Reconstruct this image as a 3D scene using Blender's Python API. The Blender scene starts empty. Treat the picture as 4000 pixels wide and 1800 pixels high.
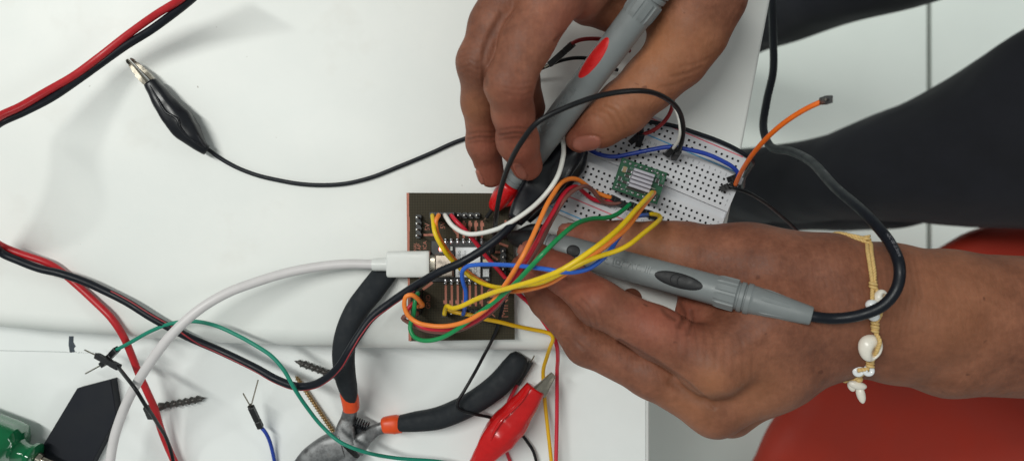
import bpy, math, random
import numpy as np
from mathutils import Vector, Matrix
from mathutils.bvhtree import BVHTree

random.seed(7)
rng = np.random.default_rng(7)
scene = bpy.context.scene
COL = scene.collection

# ------------------------------------------------------------------ camera, world, lamps, exposure
H = 350.0            # camera height above the worktop, mm
W0 = 450.0           # width of worktop the frame spans, mm
cam_d = bpy.data.cameras.new("camera")
cam = bpy.data.objects.new("camera", cam_d)
COL.objects.link(cam)
cam.location = (0, 0, H / 1000)
cam.rotation_euler = (0, 0, 0)
cam_d.sensor_fit = 'HORIZONTAL'
cam_d.sensor_width = 36
cam_d.lens = 36 * H / W0
cam_d.clip_start = 0.01
cam_d.clip_end = 20
cam_d.dof.use_dof = True
cam_d.dof.focus_distance = 0.328
cam_d.dof.aperture_fstop = 11.0
scene.camera = cam

world = bpy.data.worlds.new("World")
scene.world = world
world.use_nodes = True
bg = world.node_tree.nodes["Background"]
bg.inputs[0].default_value = (0.93, 1.0, 0.985, 1)
bg.inputs[1].default_value = 0.30


def area(name, loc, target, sx, sy, power, col):
    l = bpy.data.lights.new(name, 'AREA')
    l.shape = 'RECTANGLE'
    l.size, l.size_y = sx, sy
    l.energy = power
    l.color = col
    o = bpy.data.objects.new(name, l)
    COL.objects.link(o)
    o.location = loc
    d = Vector(target) - Vector(loc)
    o.rotation_euler = d.to_track_quat('-Z', 'Y').to_euler()
    return o


area("ceiling_tube_lamp", (-0.75, 0.42, 1.75), (0, 0, 0), 0.13, 1.1, 21, (0.99, 1.0, 0.95))
area("floor_fill_light", (2.2, 0.25, 1.0), (0.5, 0.1, -0.7), 0.6, 0.6, 17, (0.97, 1.0, 0.97))  # added fill with no visible source, brightens the floor from the right

vs = scene.view_settings
vs.view_transform = 'Standard'
vs.look = 'None'
vs.exposure = 0.12
vs.gamma = 1.0
vs.use_curve_mapping = False

# ------------------------------------------------------------------ coordinates (photo pixels of 4000 + height in mm -> mm)


def spx(z):
    return W0 * (H - z) / H / 4000.0     # mm per pixel at height z


def P(sx, sy, z=0.0):
    k = spx(z)
    return Vector(((sx - 2000) * k, (900 - sy) * k, z))


def PP(pts):
    return [P(*p) for p in pts]


def to_px(co):
    """numpy (n,3) mm -> (n,2) photo pixels"""
    k = W0 * (H - co[:, 2]) / H / 4000.0
    return np.stack([co[:, 0] / k + 2000, 900 - co[:, 1] / k], 1)


# ------------------------------------------------------------------ materials


def lin(c):
    c = c / 255.0
    return c / 12.92 if c <= 0.04045 else ((c + 0.055) / 1.055) ** 2.4


def srgb(r, g, b):
    return (lin(r), lin(g), lin(b), 1.0)


class NT:
    def __init__(self, name):
        self.m = bpy.data.materials.new(name)
        self.m.use_nodes = True
        self.n = self.m.node_tree.nodes
        self.l = self.m.node_tree.links
        self.b = self.n["Principled BSDF"]
        self.tc = self.n.new("ShaderNodeTexCoord")

    def add(self, t, **kw):
        x = self.n.new(t)
        for k, v in kw.items():
            setattr(x, k, v)
        return x

    def noise(self, scale, detail=4, rough=0.6, vec=None):
        x = self.add("ShaderNodeTexNoise")
        x.inputs["Scale"].default_value = scale
        x.inputs["Detail"].default_value = detail
        x.inputs["Roughness"].default_value = rough
        self.l.new(vec or self.tc.outputs["Object"], x.inputs["Vector"])
        return x

    def ramp(self, src, p0, c0, p1, c1):
        x = self.add("ShaderNodeValToRGB")
        e = x.color_ramp.elements
        e[0].position, e[0].color = p0, c0
        e[1].position, e[1].color = p1, c1
        self.l.new(src, x.inputs[0])
        return x

    def mix(self, fac, a, b, blend='MIX'):
        x = self.add("ShaderNodeMix", data_type='RGBA', blend_type=blend)
        for i, v in ((0, fac), (6, a), (7, b)):
            if isinstance(v, (int, float)):
                x.inputs[i].default_value = v
            elif isinstance(v, tuple):
                x.inputs[i].default_value = v
            else:
                self.l.new(v, x.inputs[i])
        return x.outputs[2]

    def bump(self, src, strength, dist, prev=None):
        x = self.add("ShaderNodeBump")
        x.inputs["Strength"].default_value = strength
        x.inputs["Distance"].default_value = dist
        self.l.new(src, x.inputs["Height"])
        if prev is not None:
            self.l.new(prev, x.inputs["Normal"])
        self.l.new(x.outputs[0], self.b.inputs["Normal"])
        return x.outputs[0]


def mat(name, col, rough=0.5, metal=0.0, var=0.10, vscale=300, bump=0.0, bscale=2500, spec=0.5, coat=0.0, rvar=0.1):
    t = NT(name)
    b = t.b
    dark = tuple(c * (1 - var) for c in col[:3]) + (1,)
    lite = tuple(min(1, c * (1 + var)) for c in col[:3]) + (1,)
    nz = t.noise(vscale, 5)
    r = t.ramp(nz.outputs["Fac"], 0.3, dark, 0.7, lite)
    t.l.new(r.outputs[0], b.inputs["Base Color"])
    rr = t.ramp(nz.outputs["Fac"], 0.3, (max(0.02, rough - rvar),) * 3 + (1,), 0.7, (min(1, rough + rvar),) * 3 + (1,))
    t.l.new(rr.outputs[0], b.inputs["Roughness"])
    b.inputs["Metallic"].default_value = metal
    b.inputs["Specular IOR Level"].default_value = spec
    b.inputs["Coat Weight"].default_value = coat
    b.inputs["Coat Roughness"].default_value = 0.12
    if bump:
        t.bump(t.noise(bscale, 3).outputs["Fac"], bump, 0.0003)
    return t.m


def mat_worktop():
    t = NT("white_laminate")
    n1 = t.noise(14, 6)
    base = t.ramp(n1.outputs["Fac"], 0.3, srgb(228, 231, 228), 0.7, srgb(238, 239, 235)).outputs[0]
    # sparse little specks of dirt
    n2 = t.noise(230, 1.5, 0.4)
    sp = t.ramp(n2.outputs["Fac"], 0.79, (0, 0, 0, 1), 0.82, (1, 1, 1, 1)).outputs[0]
    c = t.mix(sp, base, srgb(170, 165, 155))
    # faint smudges
    n3 = t.noise(30, 4)
    sm = t.ramp(n3.outputs["Fac"], 0.60, (0, 0, 0, 1), 0.80, (0.35, 0.35, 0.35, 1)).outputs[0]
    c = t.mix(sm, c, srgb(214, 210, 202))
    t.l.new(c, t.b.inputs["Base Color"])
    t.b.inputs["Roughness"].default_value = 0.42
    t.bump(t.noise(700, 3).outputs["Fac"], 0.06, 0.0004)
    return t.m


def mat_board():
    """glass-fibre weave of a hand-milled circuit board"""
    t = NT("board_laminate")
    mp = t.add("ShaderNodeMapping")
    mp.inputs["Rotation"].default_value = (0, 0, math.radians(45))
    t.l.new(t.tc.outputs["Object"], mp.inputs["Vector"])
    sep = t.add("ShaderNodeSeparateXYZ")
    t.l.new(mp.outputs[0], sep.inputs[0])

    def sine(o, k):
        a = t.add("ShaderNodeMath", operation='MULTIPLY')
        a.inputs[1].default_value = k
        t.l.new(o, a.inputs[0])
        s = t.add("ShaderNodeMath", operation='SINE')
        t.l.new(a.outputs[0], s.inputs[0])
        return s.outputs[0]
    m = t.add("ShaderNodeMath", operation='MULTIPLY')
    t.l.new(sine(sep.outputs[0], 3900), m.inputs[0])
    t.l.new(sine(sep.outputs[1], 3900), m.inputs[1])
    a = t.add("ShaderNodeMath", operation='MULTIPLY_ADD')
    a.inputs[1].default_value = 0.5
    a.inputs[2].default_value = 0.5
    t.l.new(m.outputs[0], a.inputs[0])
    c1 = t.ramp(a.outputs[0], 0.1, srgb(50, 46, 35), 0.95, srgb(66, 61, 46)).outputs[0]
    n = t.noise(120, 5)
    c2 = t.mix(t.ramp(n.outputs["Fac"], 0.4, (0, 0, 0, 1), 0.75, (0.5, 0.5, 0.5, 1)).outputs[0], c1, srgb(60, 50, 34))
    t.l.new(c2, t.b.inputs["Base Color"])
    t.b.inputs["Specular IOR Level"].default_value = 0.2
    t.b.inputs["Roughness"].default_value = 0.65
    t.bump(a.outputs[0], 0.2, 0.0002)
    return t.m


def mat_skin():
    t = NT("skin")
    at = t.add("ShaderNodeVertexColor")
    at.layer_name = "tint"
    n1 = t.noise(70, 6, 0.65)
    n2 = t.noise(420, 4, 0.6)
    base = t.ramp(n1.outputs["Fac"], 0.28, srgb(106, 63, 46), 0.72, srgb(147, 95, 73)).outputs[0]
    fine = t.ramp(n2.outputs["Fac"], 0.35, (0.86, 0.84, 0.83, 1), 0.65, (1.08, 1.08, 1.08, 1)).outputs[0]
    c = t.mix(1.0, base, fine, 'MULTIPLY')
    sep = t.add("ShaderNodeSeparateColor")
    t.l.new(at.outputs["Color"], sep.inputs[0])
    c = t.mix(sep.outputs[0], c, srgb(164, 86, 70))      # redder finger ends
    c = t.mix(sep.outputs[1], c, srgb(84, 48, 34))       # darker brown along creases, on knuckles, wrist and folded ring finger
    c = t.mix(sep.outputs[2], c, srgb(190, 128, 86))     # paler skin of thumb and wrist
    # freckles and moles
    v = t.noise(230, 1, 0.3)
    fr = t.ramp(v.outputs["Fac"], 0.775, (0, 0, 0, 1), 0.81, (0.6, 0.6, 0.6, 1)).outputs[0]
    c = t.mix(fr, c, srgb(86, 48, 34))
    c = t.mix(at.outputs["Alpha"], c, srgb(166, 104, 88))    # nails
    t.l.new(c, t.b.inputs["Base Color"])
    t.b.inputs["Subsurface Weight"].default_value = 0.10
    t.b.inputs["Subsurface Radius"].default_value = (1.0, 0.35, 0.2)
    t.b.inputs["Subsurface Scale"].default_value = 0.0018
    rr = t.ramp(n2.outputs["Fac"], 0.3, (0.48,) * 3 + (1,), 0.7, (0.66,) * 3 + (1,)).outputs[0]
    rn = t.mix(at.outputs["Alpha"], rr, (0.3, 0.3, 0.3, 1))
    t.l.new(rn, t.b.inputs["Roughness"])
    t.b.inputs["Specular IOR Level"].default_value = 0.34
    # fine cells of skin + long cross wrinkles
    vo = t.add("ShaderNodeTexVoronoi", feature='DISTANCE_TO_EDGE')
    vo.inputs["Scale"].default_value = 950
    wob = t.noise(300, 2)
    vadd = t.mix(0.012, t.tc.outputs["Object"], wob.outputs["Color"])
    t.l.new(vadd, vo.inputs["Vector"])
    b1 = t.bump(vo.outputs["Distance"], 0.28, 0.00022)
    b2 = t.bump(n2.outputs["Fac"], 0.35, 0.00045, b1)
    wv = t.add("ShaderNodeTexWave", wave_type='BANDS', bands_direction='X')
    wv.inputs["Scale"].default_value = 160
    wv.inputs["Distortion"].default_value = 6
    wv.inputs["Detail"].default_value = 3
    wv.inputs["Detail Scale"].default_value = 2.5
    t.l.new(t.tc.outputs["Object"], wv.inputs["Vector"])
    t.bump(wv.outputs["Fac"], 0.10, 0.0003, b2)
    return t.m


def mat_cloth():
    t = NT("dark_trouser_cloth")
    n1 = t.noise(9, 5)
    c = t.ramp(n1.outputs["Fac"], 0.3, srgb(13, 14, 21), 0.75, srgb(32, 33, 42)).outputs[0]
    t.l.new(c, t.b.inputs["Base Color"])
    t.b.inputs["Roughness"].default_value = 0.92
    t.b.inputs["Sheen Weight"].default_value = 0.06
    t.bump(t.noise(9, 2).outputs["Fac"], 0.6, 0.03)
    return t.m


def mat_glass_green():
    t = NT("green_clear_plastic")
    t.b.inputs["Base Color"].default_value = (0.002, 0.13, 0.045, 1)
    t.b.inputs["Roughness"].default_value = 0.08
    t.b.inputs["Transmission Weight"].default_value = 0.15
    t.b.inputs["IOR"].default_value = 1.45
    return t.m


def mat_steel():
    t = NT("worn_tool_steel")
    n1 = t.noise(260, 6, 0.7)
    c = t.ramp(n1.outputs["Fac"], 0.35, srgb(96, 96, 97), 0.62, srgb(140, 141, 142)).outputs[0]
    n2 = t.noise(60, 5, 0.7)
    ru = t.ramp(n2.outputs["Fac"], 0.56, (0, 0, 0, 1), 0.72, (0.7, 0.7, 0.7, 1)).outputs[0]
    c = t.mix(ru, c, srgb(98, 76, 66))
    t.l.new(c, t.b.inputs["Base Color"])
    t.b.inputs["Metallic"].default_value = 0.75
    t.l.new(t.ramp(n1.outputs["Fac"], 0.3, (0.35,) * 3 + (1,), 0.7, (0.6,) * 3 + (1,)).outputs[0], t.b.inputs["Roughness"])
    t.bump(n1.outputs["Fac"], 0.3, 0.0003)
    return t.m


M = dict(
    worktop=mat_worktop(), board=mat_board(), skin=mat_skin(), cloth=mat_cloth(),
    green_clear=mat_glass_green(), steel=mat_steel(),
    table=mat("white_table_paint", srgb(236, 239, 238), 0.5, var=0.025, vscale=30, bump=0.05, bscale=500),
    table_edge=mat("white_edge_band", srgb(214, 216, 214), 0.5, var=0.03, vscale=60),
    floor=mat("pale_floor_tile", srgb(234, 242, 236), 0.35, var=0.03, vscale=4),
    grout=mat("grey_grout", srgb(128, 134, 128), 0.8, var=0.08, vscale=60),
    pencil=mat("pencil_mark", srgb(58, 66, 76), 0.7, var=0.4, vscale=900),
    pencil_light=mat("faint_pencil_line", srgb(176, 180, 180), 0.7, var=0.15, vscale=1500),
    chair=mat("red_chair_plastic", srgb(174, 47, 27), 0.7, var=0.06, vscale=25, bump=0.15, bscale=900),
    chair_leg=mat("grey_chair_steel", srgb(120, 122, 124), 0.35, metal=0.8),
    black_cable=mat("black_cable_jacket", srgb(14, 19, 28), 0.42, var=0.15, vscale=250, bump=0.05, spec=0.3),
    black_wire=mat("black_wire_jacket", srgb(18, 19, 22), 0.4, var=0.15, spec=0.3),
    black_gloss=mat("black_soft_vinyl", srgb(9, 12, 20), 0.32, var=0.2, rvar=0.05, bump=0.06, bscale=300),
    black_plastic=mat("black_connector_plastic", srgb(19, 20, 23), 0.42, var=0.2),
    black_matte=mat("black_plastic_sheet", srgb(17, 21, 30), 0.6, var=0.15, vscale=80, spec=0.3),
    grip=mat("black_rubber_grip", srgb(20, 26, 32), 0.75, var=0.1, bump=0.25, bscale=3500),
    collar=mat("orange_rubber", srgb(226, 76, 22), 0.45, var=0.08),
    red_cable=mat("red_cable_jacket", srgb(184, 28, 36), 0.38, var=0.08, bump=0.05),
    red_stripe=mat("dark_red_stripe", srgb(150, 40, 48), 0.45, var=0.12),
    red_vinyl=mat("red_soft_vinyl", srgb(198, 18, 20), 0.18, var=0.08, rvar=0.05, bump=0.10, bscale=350),
    white_cable=mat("white_cable_jacket", srgb(214, 210, 210), 0.42, var=0.04, vscale=150),
    white_plug=mat("white_plug_plastic", srgb(222, 224, 221), 0.38, var=0.04, vscale=200, bump=0.05),
    usb_steel=mat("brushed_plug_steel", srgb(176, 164, 152), 0.3, metal=0.9, var=0.15),
    nickel=mat("nickel_plate", srgb(160, 153, 140), 0.22, metal=1.0, var=0.12, vscale=200),
    solder=mat("solder", srgb(205, 205, 208), 0.25, metal=1.0, var=0.2, vscale=900),
    pin=mat("tinned_pin", srgb(225, 224, 218), 0.3, metal=0.7),
    copper=mat("bare_copper", srgb(158, 98, 80), 0.5, metal=0.35, var=0.15, vscale=500),
    shield=mat("radio_shield", srgb(214, 218, 220), 0.38, metal=0.25, var=0.04, vscale=200),
    ink=mat("dark_print", srgb(40, 42, 46), 0.6),
    white_ink=mat("white_print", srgb(210, 215, 212), 0.6),
    gold=mat("gold_contact", srgb(206, 178, 110), 0.3, metal=0.8),
    cream=mat("cream_socket", srgb(214, 204, 176), 0.5),
    module=mat("black_module_laminate", srgb(20, 21, 23), 0.38),
    bb=mat("breadboard_plastic", srgb(203, 204, 208), 0.5, var=0.03, vscale=90),
    bb_hole=mat("shaded_socket", srgb(22, 22, 24), 0.7),  # contacts and walls coloured near black, shade inside the holes painted in
    bb_red=mat("red_rail_print", srgb(208, 104, 116), 0.6, var=0.25, vscale=700),
    bb_blue=mat("blue_rail_print", srgb(84, 160, 206), 0.6, var=0.25, vscale=700),
    bb_ink=mat("grey_print", srgb(130, 130, 136), 0.6),
    gpcb=mat("green_solder_mask", srgb(5, 76, 46), 0.4, var=0.2, vscale=500),
    alu=mat("matt_aluminium", srgb(172, 169, 178), 0.45, metal=0.5, var=0.06),
    part_dark=mat("dark_component", srgb(52, 46, 42), 0.45),
    part_tan=mat("tan_component", srgb(150, 128, 96), 0.5),
    probe=mat("grey_probe_rubber", srgb(122, 127, 128), 0.45, var=0.05, vscale=150, bump=0.12, bscale=3000),
    probe_black=mat("black_inlay_rubber", srgb(19, 20, 23), 0.6, var=0.1, bump=0.15, bscale=2500),
    probe_red=mat("red_inlay_rubber", srgb(206, 26, 26), 0.45, var=0.06, bump=0.1, bscale=2500),
    tip_red=mat("red_tip_guard", srgb(202, 20, 24), 0.3, var=0.05),
    y=mat("yellow_wire", srgb(232, 196, 18), 0.4, var=0.07),
    y2=mat("deep_yellow_wire", srgb(226, 176, 16), 0.4, var=0.07),
    o=mat("orange_wire", srgb(240, 134, 52), 0.4, var=0.06),
    o2=mat("vivid_orange_wire", srgb(236, 108, 24), 0.4, var=0.06),
    w=mat("white_wire", srgb(230, 230, 224), 0.4, var=0.04),
    r=mat("red_wire", srgb(200, 30, 52), 0.4, var=0.07),
    rd=mat("dark_red_wire", srgb(150, 24, 28), 0.4, var=0.07),
    g=mat("green_wire", srgb(18, 140, 78), 0.4, var=0.07),
    g2=mat("sea_green_wire", srgb(14, 132, 108), 0.4, var=0.07),
    b=mat("blue_wire", srgb(40, 98, 200), 0.4, var=0.07),
    b2=mat("deep_blue_wire", srgb(30, 62, 160), 0.4, var=0.07),
    br=mat("brown_wire", srgb(122, 78, 70), 0.45, var=0.08),
    cord=mat("waxed_cord", srgb(214, 180, 116), 0.6, var=0.15, vscale=900),
    shell=mat("sea_shell", srgb(232, 226, 214), 0.3, var=0.06, vscale=250),
    shell_in=mat("shell_inside", srgb(205, 185, 158), 0.45, var=0.1),
    bead=mat("white_glass_bead", srgb(235, 238, 240), 0.15, var=0.03, coat=0.5),
    screw_dark=mat("phosphated_screw", srgb(78, 76, 74), 0.42, metal=0.55),
    screw_brass=mat("yellow_zinc_screw", srgb(166, 138, 98), 0.32, metal=0.8, var=0.2, vscale=500),
    spring=mat("dark_spring_steel", srgb(40, 42, 46), 0.35, metal=0.7),
)
led = NT("red_status_lamp")
led.b.inputs["Base Color"].default_value = (0.9, 0.2, 0.15, 1)
led.b.inputs["Emission Color"].default_value = (1, 0.25, 0.18, 1)
led.b.inputs["Emission Strength"].default_value = 6
M["led"] = led.m

# ------------------------------------------------------------------ mesh helpers


class MB:
    def __init__(self):
        self.v, self.f, self.mi = [], [], []

    def add(self, vs, fs, mi=0):
        o = len(self.v)
        self.v += [tuple(x) for x in vs]
        self.f += [tuple(i + o for i in f) for f in fs]
        self.mi += [mi] * len(fs)
        return self


def root(name, label, cat, loc, group=None, kind=None):
    o = bpy.data.objects.new(name, None)
    o.empty_display_size = 0.01
    COL.objects.link(o)
    o.location = Vector(loc) / 1000
    o["label"] = label
    o["category"] = cat
    if group:
        o["group"] = group
    if kind:
        o["kind"] = kind
    return o


def world_loc(o):
    v = Vector(o.location)
    while o.parent:
        o = o.parent
        v += o.location
    return v


def obj(name, mb, mats, parent=None, smooth=True, angle=40, label=None, loc=None):
    me = bpy.data.meshes.new(name)
    base = world_loc(parent) * 1000 if parent else Vector((0, 0, 0))
    if loc is not None:
        base = Vector(loc)
    a = np.array([tuple(p) for p in mb.v], dtype=np.float64)
    a = (a - np.array(base)) / 1000
    me.from_pydata(a.tolist(), [], mb.f)
    if not isinstance(mats, (list, tuple)):
        mats = [mats]
    for m in mats:
        me.materials.append(M[m] if isinstance(m, str) else m)
    if len(mats) > 1:
        me.polygons.foreach_set("material_index", mb.mi)
    if smooth:
        me.polygons.foreach_set("use_smooth", [True] * len(me.polygons))
        if angle:
            me.set_sharp_from_angle(angle=math.radians(angle))
    me.update()
    o = bpy.data.objects.new(name, me)
    COL.objects.link(o)
    if parent:
        o.parent = parent
    elif loc is not None:
        o.location = Vector(loc) / 1000
    if label:
        o["label"] = label
    return o


def thing_mesh(name, mb, mats, label, cat, group=None, kind=None, **kw):
    a = np.array([tuple(p) for p in mb.v])
    lo, hi = a.min(0), a.max(0)
    loc = ((lo[0] + hi[0]) / 2, (lo[1] + hi[1]) / 2, lo[2])
    o = obj(name, mb, mats, None, loc=loc, **kw)
    o["label"] = label
    if cat:
        o["category"] = cat
    if group:
        o["group"] = group
    if kind:
        o["kind"] = kind
    return o


def catmull(pts, step=1.2, rads=None):
    p = np.array([tuple(x) for x in pts], float)
    n = len(p)
    r = np.array(rads if rads is not None else [0.0] * n, float)
    q = np.vstack([2 * p[0] - p[1], p, 2 * p[-1] - p[-2]])
    rq = np.concatenate([[r[0]], r, [r[-1]]])
    out, ro = [], []
    for i in range(n - 1):
        p0, p1, p2, p3 = q[i:i + 4]
        # centripetal
        t0 = 0
        t1 = t0 + max(1e-4, np.linalg.norm(p1 - p0) ** 0.5)
        t2 = t1 + max(1e-4, np.linalg.norm(p2 - p1) ** 0.5)
        t3 = t2 + max(1e-4, np.linalg.norm(p3 - p2) ** 0.5)
        k = max(2, int(math.ceil(np.linalg.norm(p2 - p1) / step)))
        for j in range(k):
            t = t1 + (t2 - t1) * j / k
            a1 = (t1 - t) / (t1 - t0) * p0 + (t - t0) / (t1 - t0) * p1
            a2 = (t2 - t) / (t2 - t1) * p1 + (t - t1) / (t2 - t1) * p2
            a3 = (t3 - t) / (t3 - t2) * p2 + (t - t2) / (t3 - t2) * p3
            b1 = (t2 - t) / (t2 - t0) * a1 + (t - t0) / (t2 - t0) * a2
            b2 = (t3 - t) / (t3 - t1) * a2 + (t - t1) / (t3 - t1) * a3
            out.append((t2 - t) / (t2 - t1) * b1 + (t - t1) / (t2 - t1) * b2)
            ro.append(rq[i + 1] + (rq[i + 2] - rq[i + 1]) * j / k)
    out.append(p[-1])
    ro.append(r[-1])
    return np.array(out), np.array(ro)


def frames(p):
    t = np.gradient(p, axis=0)
    t /= np.maximum(1e-9, np.linalg.norm(t, axis=1))[:, None]
    u = np.zeros_like(t)
    a = np.array([0, 0, 1.0]) if abs(t[0][2]) < 0.9 else np.array([1.0, 0, 0])
    u[0] = a - t[0] * a.dot(t[0])
    u[0] /= np.linalg.norm(u[0])
    for i in range(1, len(p)):
        x = u[i - 1] - t[i] * u[i - 1].dot(t[i])
        u[i] = x / max(1e-9, np.linalg.norm(x))
    return t, u, np.cross(t, u)


def tube(mb, pts, r, n=10, step=1.2, mi=0, spline=True, caps=True):
    """round tube through points (mm); r a number or one per point"""
    rads = r if isinstance(r, (list, tuple)) else [r] * len(pts)
    if spline:
        p, rr = catmull(pts, step, rads)
    else:
        p, rr = np.array([tuple(x) for x in pts], float), np.array(rads, float)
    t, u, v = frames(p)
    vs, fs = [], []
    for i in range(len(p)):
        for k in range(n):
            a = 2 * math.pi * k / n
            vs.append(p[i] + rr[i] * (math.cos(a) * u[i] + math.sin(a) * v[i]))
    for i in range(len(p) - 1):
        for k in range(n):
            k2 = (k + 1) % n
            fs.append((i * n + k, i * n + k2, (i + 1) * n + k2, (i + 1) * n + k))
    if caps:
        fs.append(tuple(range(n))[::-1])
        fs.append(tuple((len(p) - 1) * n + k for k in range(n)))
    mb.add(vs, fs, mi)
    return p


def loft(mb, pts, hw, hz, n=20, step=1.5, mi=0, power=2.0, wob=0.0, fn=None):
    """superellipse loft; half width across (in plan), half height in z"""
    p, w = catmull(pts, step, hw)
    _, h = catmull(pts, step, hz)
    t = np.gradient(p, axis=0)
    t /= np.linalg.norm(t, axis=1)[:, None]
    side = np.cross(t, np.array([0, 0, 1.0]))
    side /= np.linalg.norm(side, axis=1)[:, None]
    up = np.cross(side, t)
    vs, fs = [], []
    m = len(p)
    for i in range(m):
        for k in range(n):
            a = 2 * math.pi * k / n
            c, s = math.cos(a), math.sin(a)
            c = math.copysign(abs(c) ** (2 / power), c)
            s = math.copysign(abs(s) ** (2 / power), s)
            sc = 1.0 + (fn(i / (m - 1), a) if fn else 0.0)
            vs.append(p[i] + side[i] * c * w[i] * sc + up[i] * s * h[i] * sc)
    for i in range(m - 1):
        for k in range(n):
            k2 = (k + 1) % n
            fs.append((i * n + k, (i + 1) * n + k, (i + 1) * n + k2, i * n + k2))
    fs.append(tuple(range(n)))
    fs.append(tuple((m - 1) * n + k for k in range(n))[::-1])
    mb.add(vs, fs, mi)
    return p


def box(mb, o, ex, ey, ez, mi=0, bev=0.0):
    """box from corner o with edge vectors; bev = chamfer of the top edge in mm"""
    o, ex, ey, ez = Vector(o), Vector(ex), Vector(ey), Vector(ez)
    if bev > 0:
        bx, by, bz = ex.normalized() * bev, ey.normalized() * bev, ez.normalized() * bev
        vs = [o, o + ex, o + ex + ey, o + ey]
        vs += [p + ez - bz for p in vs[:4]]
        vs += [o + ez + bx + by, o + ez + ex - bx + by, o + ez + ex + ey - bx - by, o + ez + ey + bx - by]
        fs = [(3, 2, 1, 0), (8, 9, 10, 11)]
        for a, b in ((0, 4), (4, 8)):
            for k in range(4):
                k2 = (k + 1) % 4
                fs.append((a + k, a + k2, b + k2, b + k))
    else:
        vs = [o, o + ex, o + ex + ey, o + ey]
        vs += [p + ez for p in vs]
        fs = [(3, 2, 1, 0), (4, 5, 6, 7), (0, 1, 5, 4), (1, 2, 6, 5), (2, 3, 7, 6), (3, 0, 4, 7)]
    mb.add(vs, fs, mi)


def pbox(mb, x0, y0, x1, y1, z0, z1, zr=None, mi=0, bev=0.0):
    """box given by its outline in photo pixels as seen at height zr"""
    zr = z1 if zr is None else zr
    a, b = P(x0, y1, zr), P(x1, y0, zr)
    box(mb, (a.x, a.y, z0), (b.x - a.x, 0, 0), (0, b.y - a.y, 0), (0, 0, z1 - z0), mi, bev)


def obox(mb, A, B, w, h, mi=0, bev=0.0, up=None):
    """box with axis A->B, width w, height h"""
    A, B = Vector(A), Vector(B)
    t = (B - A).normalized()
    upv = Vector(up) if up else Vector((0, 0, 1))
    if abs(t.dot(upv)) > 0.95:
        upv = Vector((0, 1, 0))
    s = t.cross(upv).normalized()
    u = s.cross(t)
    box(mb, A - s * w / 2 - u * h / 2, s * w, B - A, u * h, mi, bev)


def prism(mb, outline, z0, z1, mi=0):
    n = len(outline)
    vs = [(p[0], p[1], z0) for p in outline] + [(p[0], p[1], z1) for p in outline]
    fs = [tuple(range(n))[::-1], tuple(range(n, 2 * n))]
    for k in range(n):
        k2 = (k + 1) % n
        fs.append((k, k2, n + k2, n + k))
    mb.add(vs, fs, mi)


def ccw(pts):
    a = sum(pts[i][0] * pts[(i + 1) % len(pts)][1] - pts[(i + 1) % len(pts)][0] * pts[i][1] for i in range(len(pts)))
    return pts if a > 0 else pts[::-1]


def lathe(mb, A, B, prof, n=28, mi=0, fn=None, ref=(0, 0, 1)):
    """profile [(distance along A->B in mm, radius)]"""
    A, B = Vector(A), Vector(B)
    t = (B - A).normalized()
    w = Vector(ref) - t * t.dot(Vector(ref))
    w.normalize()
    s = w.cross(t)
    vs, fs = [], []
    for d, r in prof:
        for k in range(n):
            a = 2 * math.pi * k / n
            rr = r * (1 + (fn(d, a) if fn else 0))
            vs.append(A + t * d + (w * math.cos(a) + s * math.sin(a)) * rr)
    m = len(prof)
    for i in range(m - 1):
        for k in range(n):
            k2 = (k + 1) % n
            fs.append((i * n + k, i * n + k2, (i + 1) * n + k2, (i + 1) * n + k))
    fs.append(tuple(range(n))[::-1])
    fs.append(tuple((m - 1) * n + k for k in range(n)))
    mb.add(vs, fs, mi)


def ball(mb, c, rx, ry, rz, n=16, mi=0, rot=None):
    vs, fs = [], []
    m = n // 2
    R = rot or Matrix.Identity(3)
    c = Vector(c)
    for i in range(m + 1):
        th = math.pi * i / m
        for k in range(n):
            a = 2 * math.pi * k / n
            vs.append(c + R @ Vector((rx * math.sin(th) * math.cos(a), ry * math.sin(th) * math.sin(a), rz * math.cos(th))))
    for i in range(m):
        for k in range(n):
            k2 = (k + 1) % n
            fs.append((i * n + k, (i + 1) * n + k, (i + 1) * n + k2, i * n + k2))
    mb.add(vs, fs, mi)


_text_cache = {}


def text_geo(body, size, extrude=0.0):
    key = (body, size, extrude)
    if key in _text_cache:
        return _text_cache[key]
    c = bpy.data.curves.new("t", 'FONT')
    c.body = body
    c.size = size
    c.extrude = extrude
    c.resolution_u = 3
    c.align_x, c.align_y = 'CENTER', 'CENTER'
    o = bpy.data.objects.new("t", c)
    COL.objects.link(o)
    dg = bpy.context.evaluated_depsgraph_get()
    me = bpy.data.meshes.new_from_object(o.evaluated_get(dg))
    vs = [tuple(v.co) for v in me.vertices]
    fs = [tuple(p.vertices) for p in me.polygons]
    bpy.data.objects.remove(o)
    bpy.data.curves.remove(c)
    bpy.data.meshes.remove(me)
    _text_cache[key] = (vs, fs)
    return vs, fs


def text_flat(mb, body, size, o, ex, ey, th=0.06, mi=0):
    """lettering lying on a flat face: o centre, ex reading direction, ey up direction"""
    vs, fs = text_geo(body, size, th)
    o, ex, ey = Vector(o), Vector(ex).normalized(), Vector(ey).normalized()
    ez = ex.cross(ey)
    mb.add([o + ex * v[0] + ey * v[1] + ez * v[2] for v in vs], fs, mi)


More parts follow.
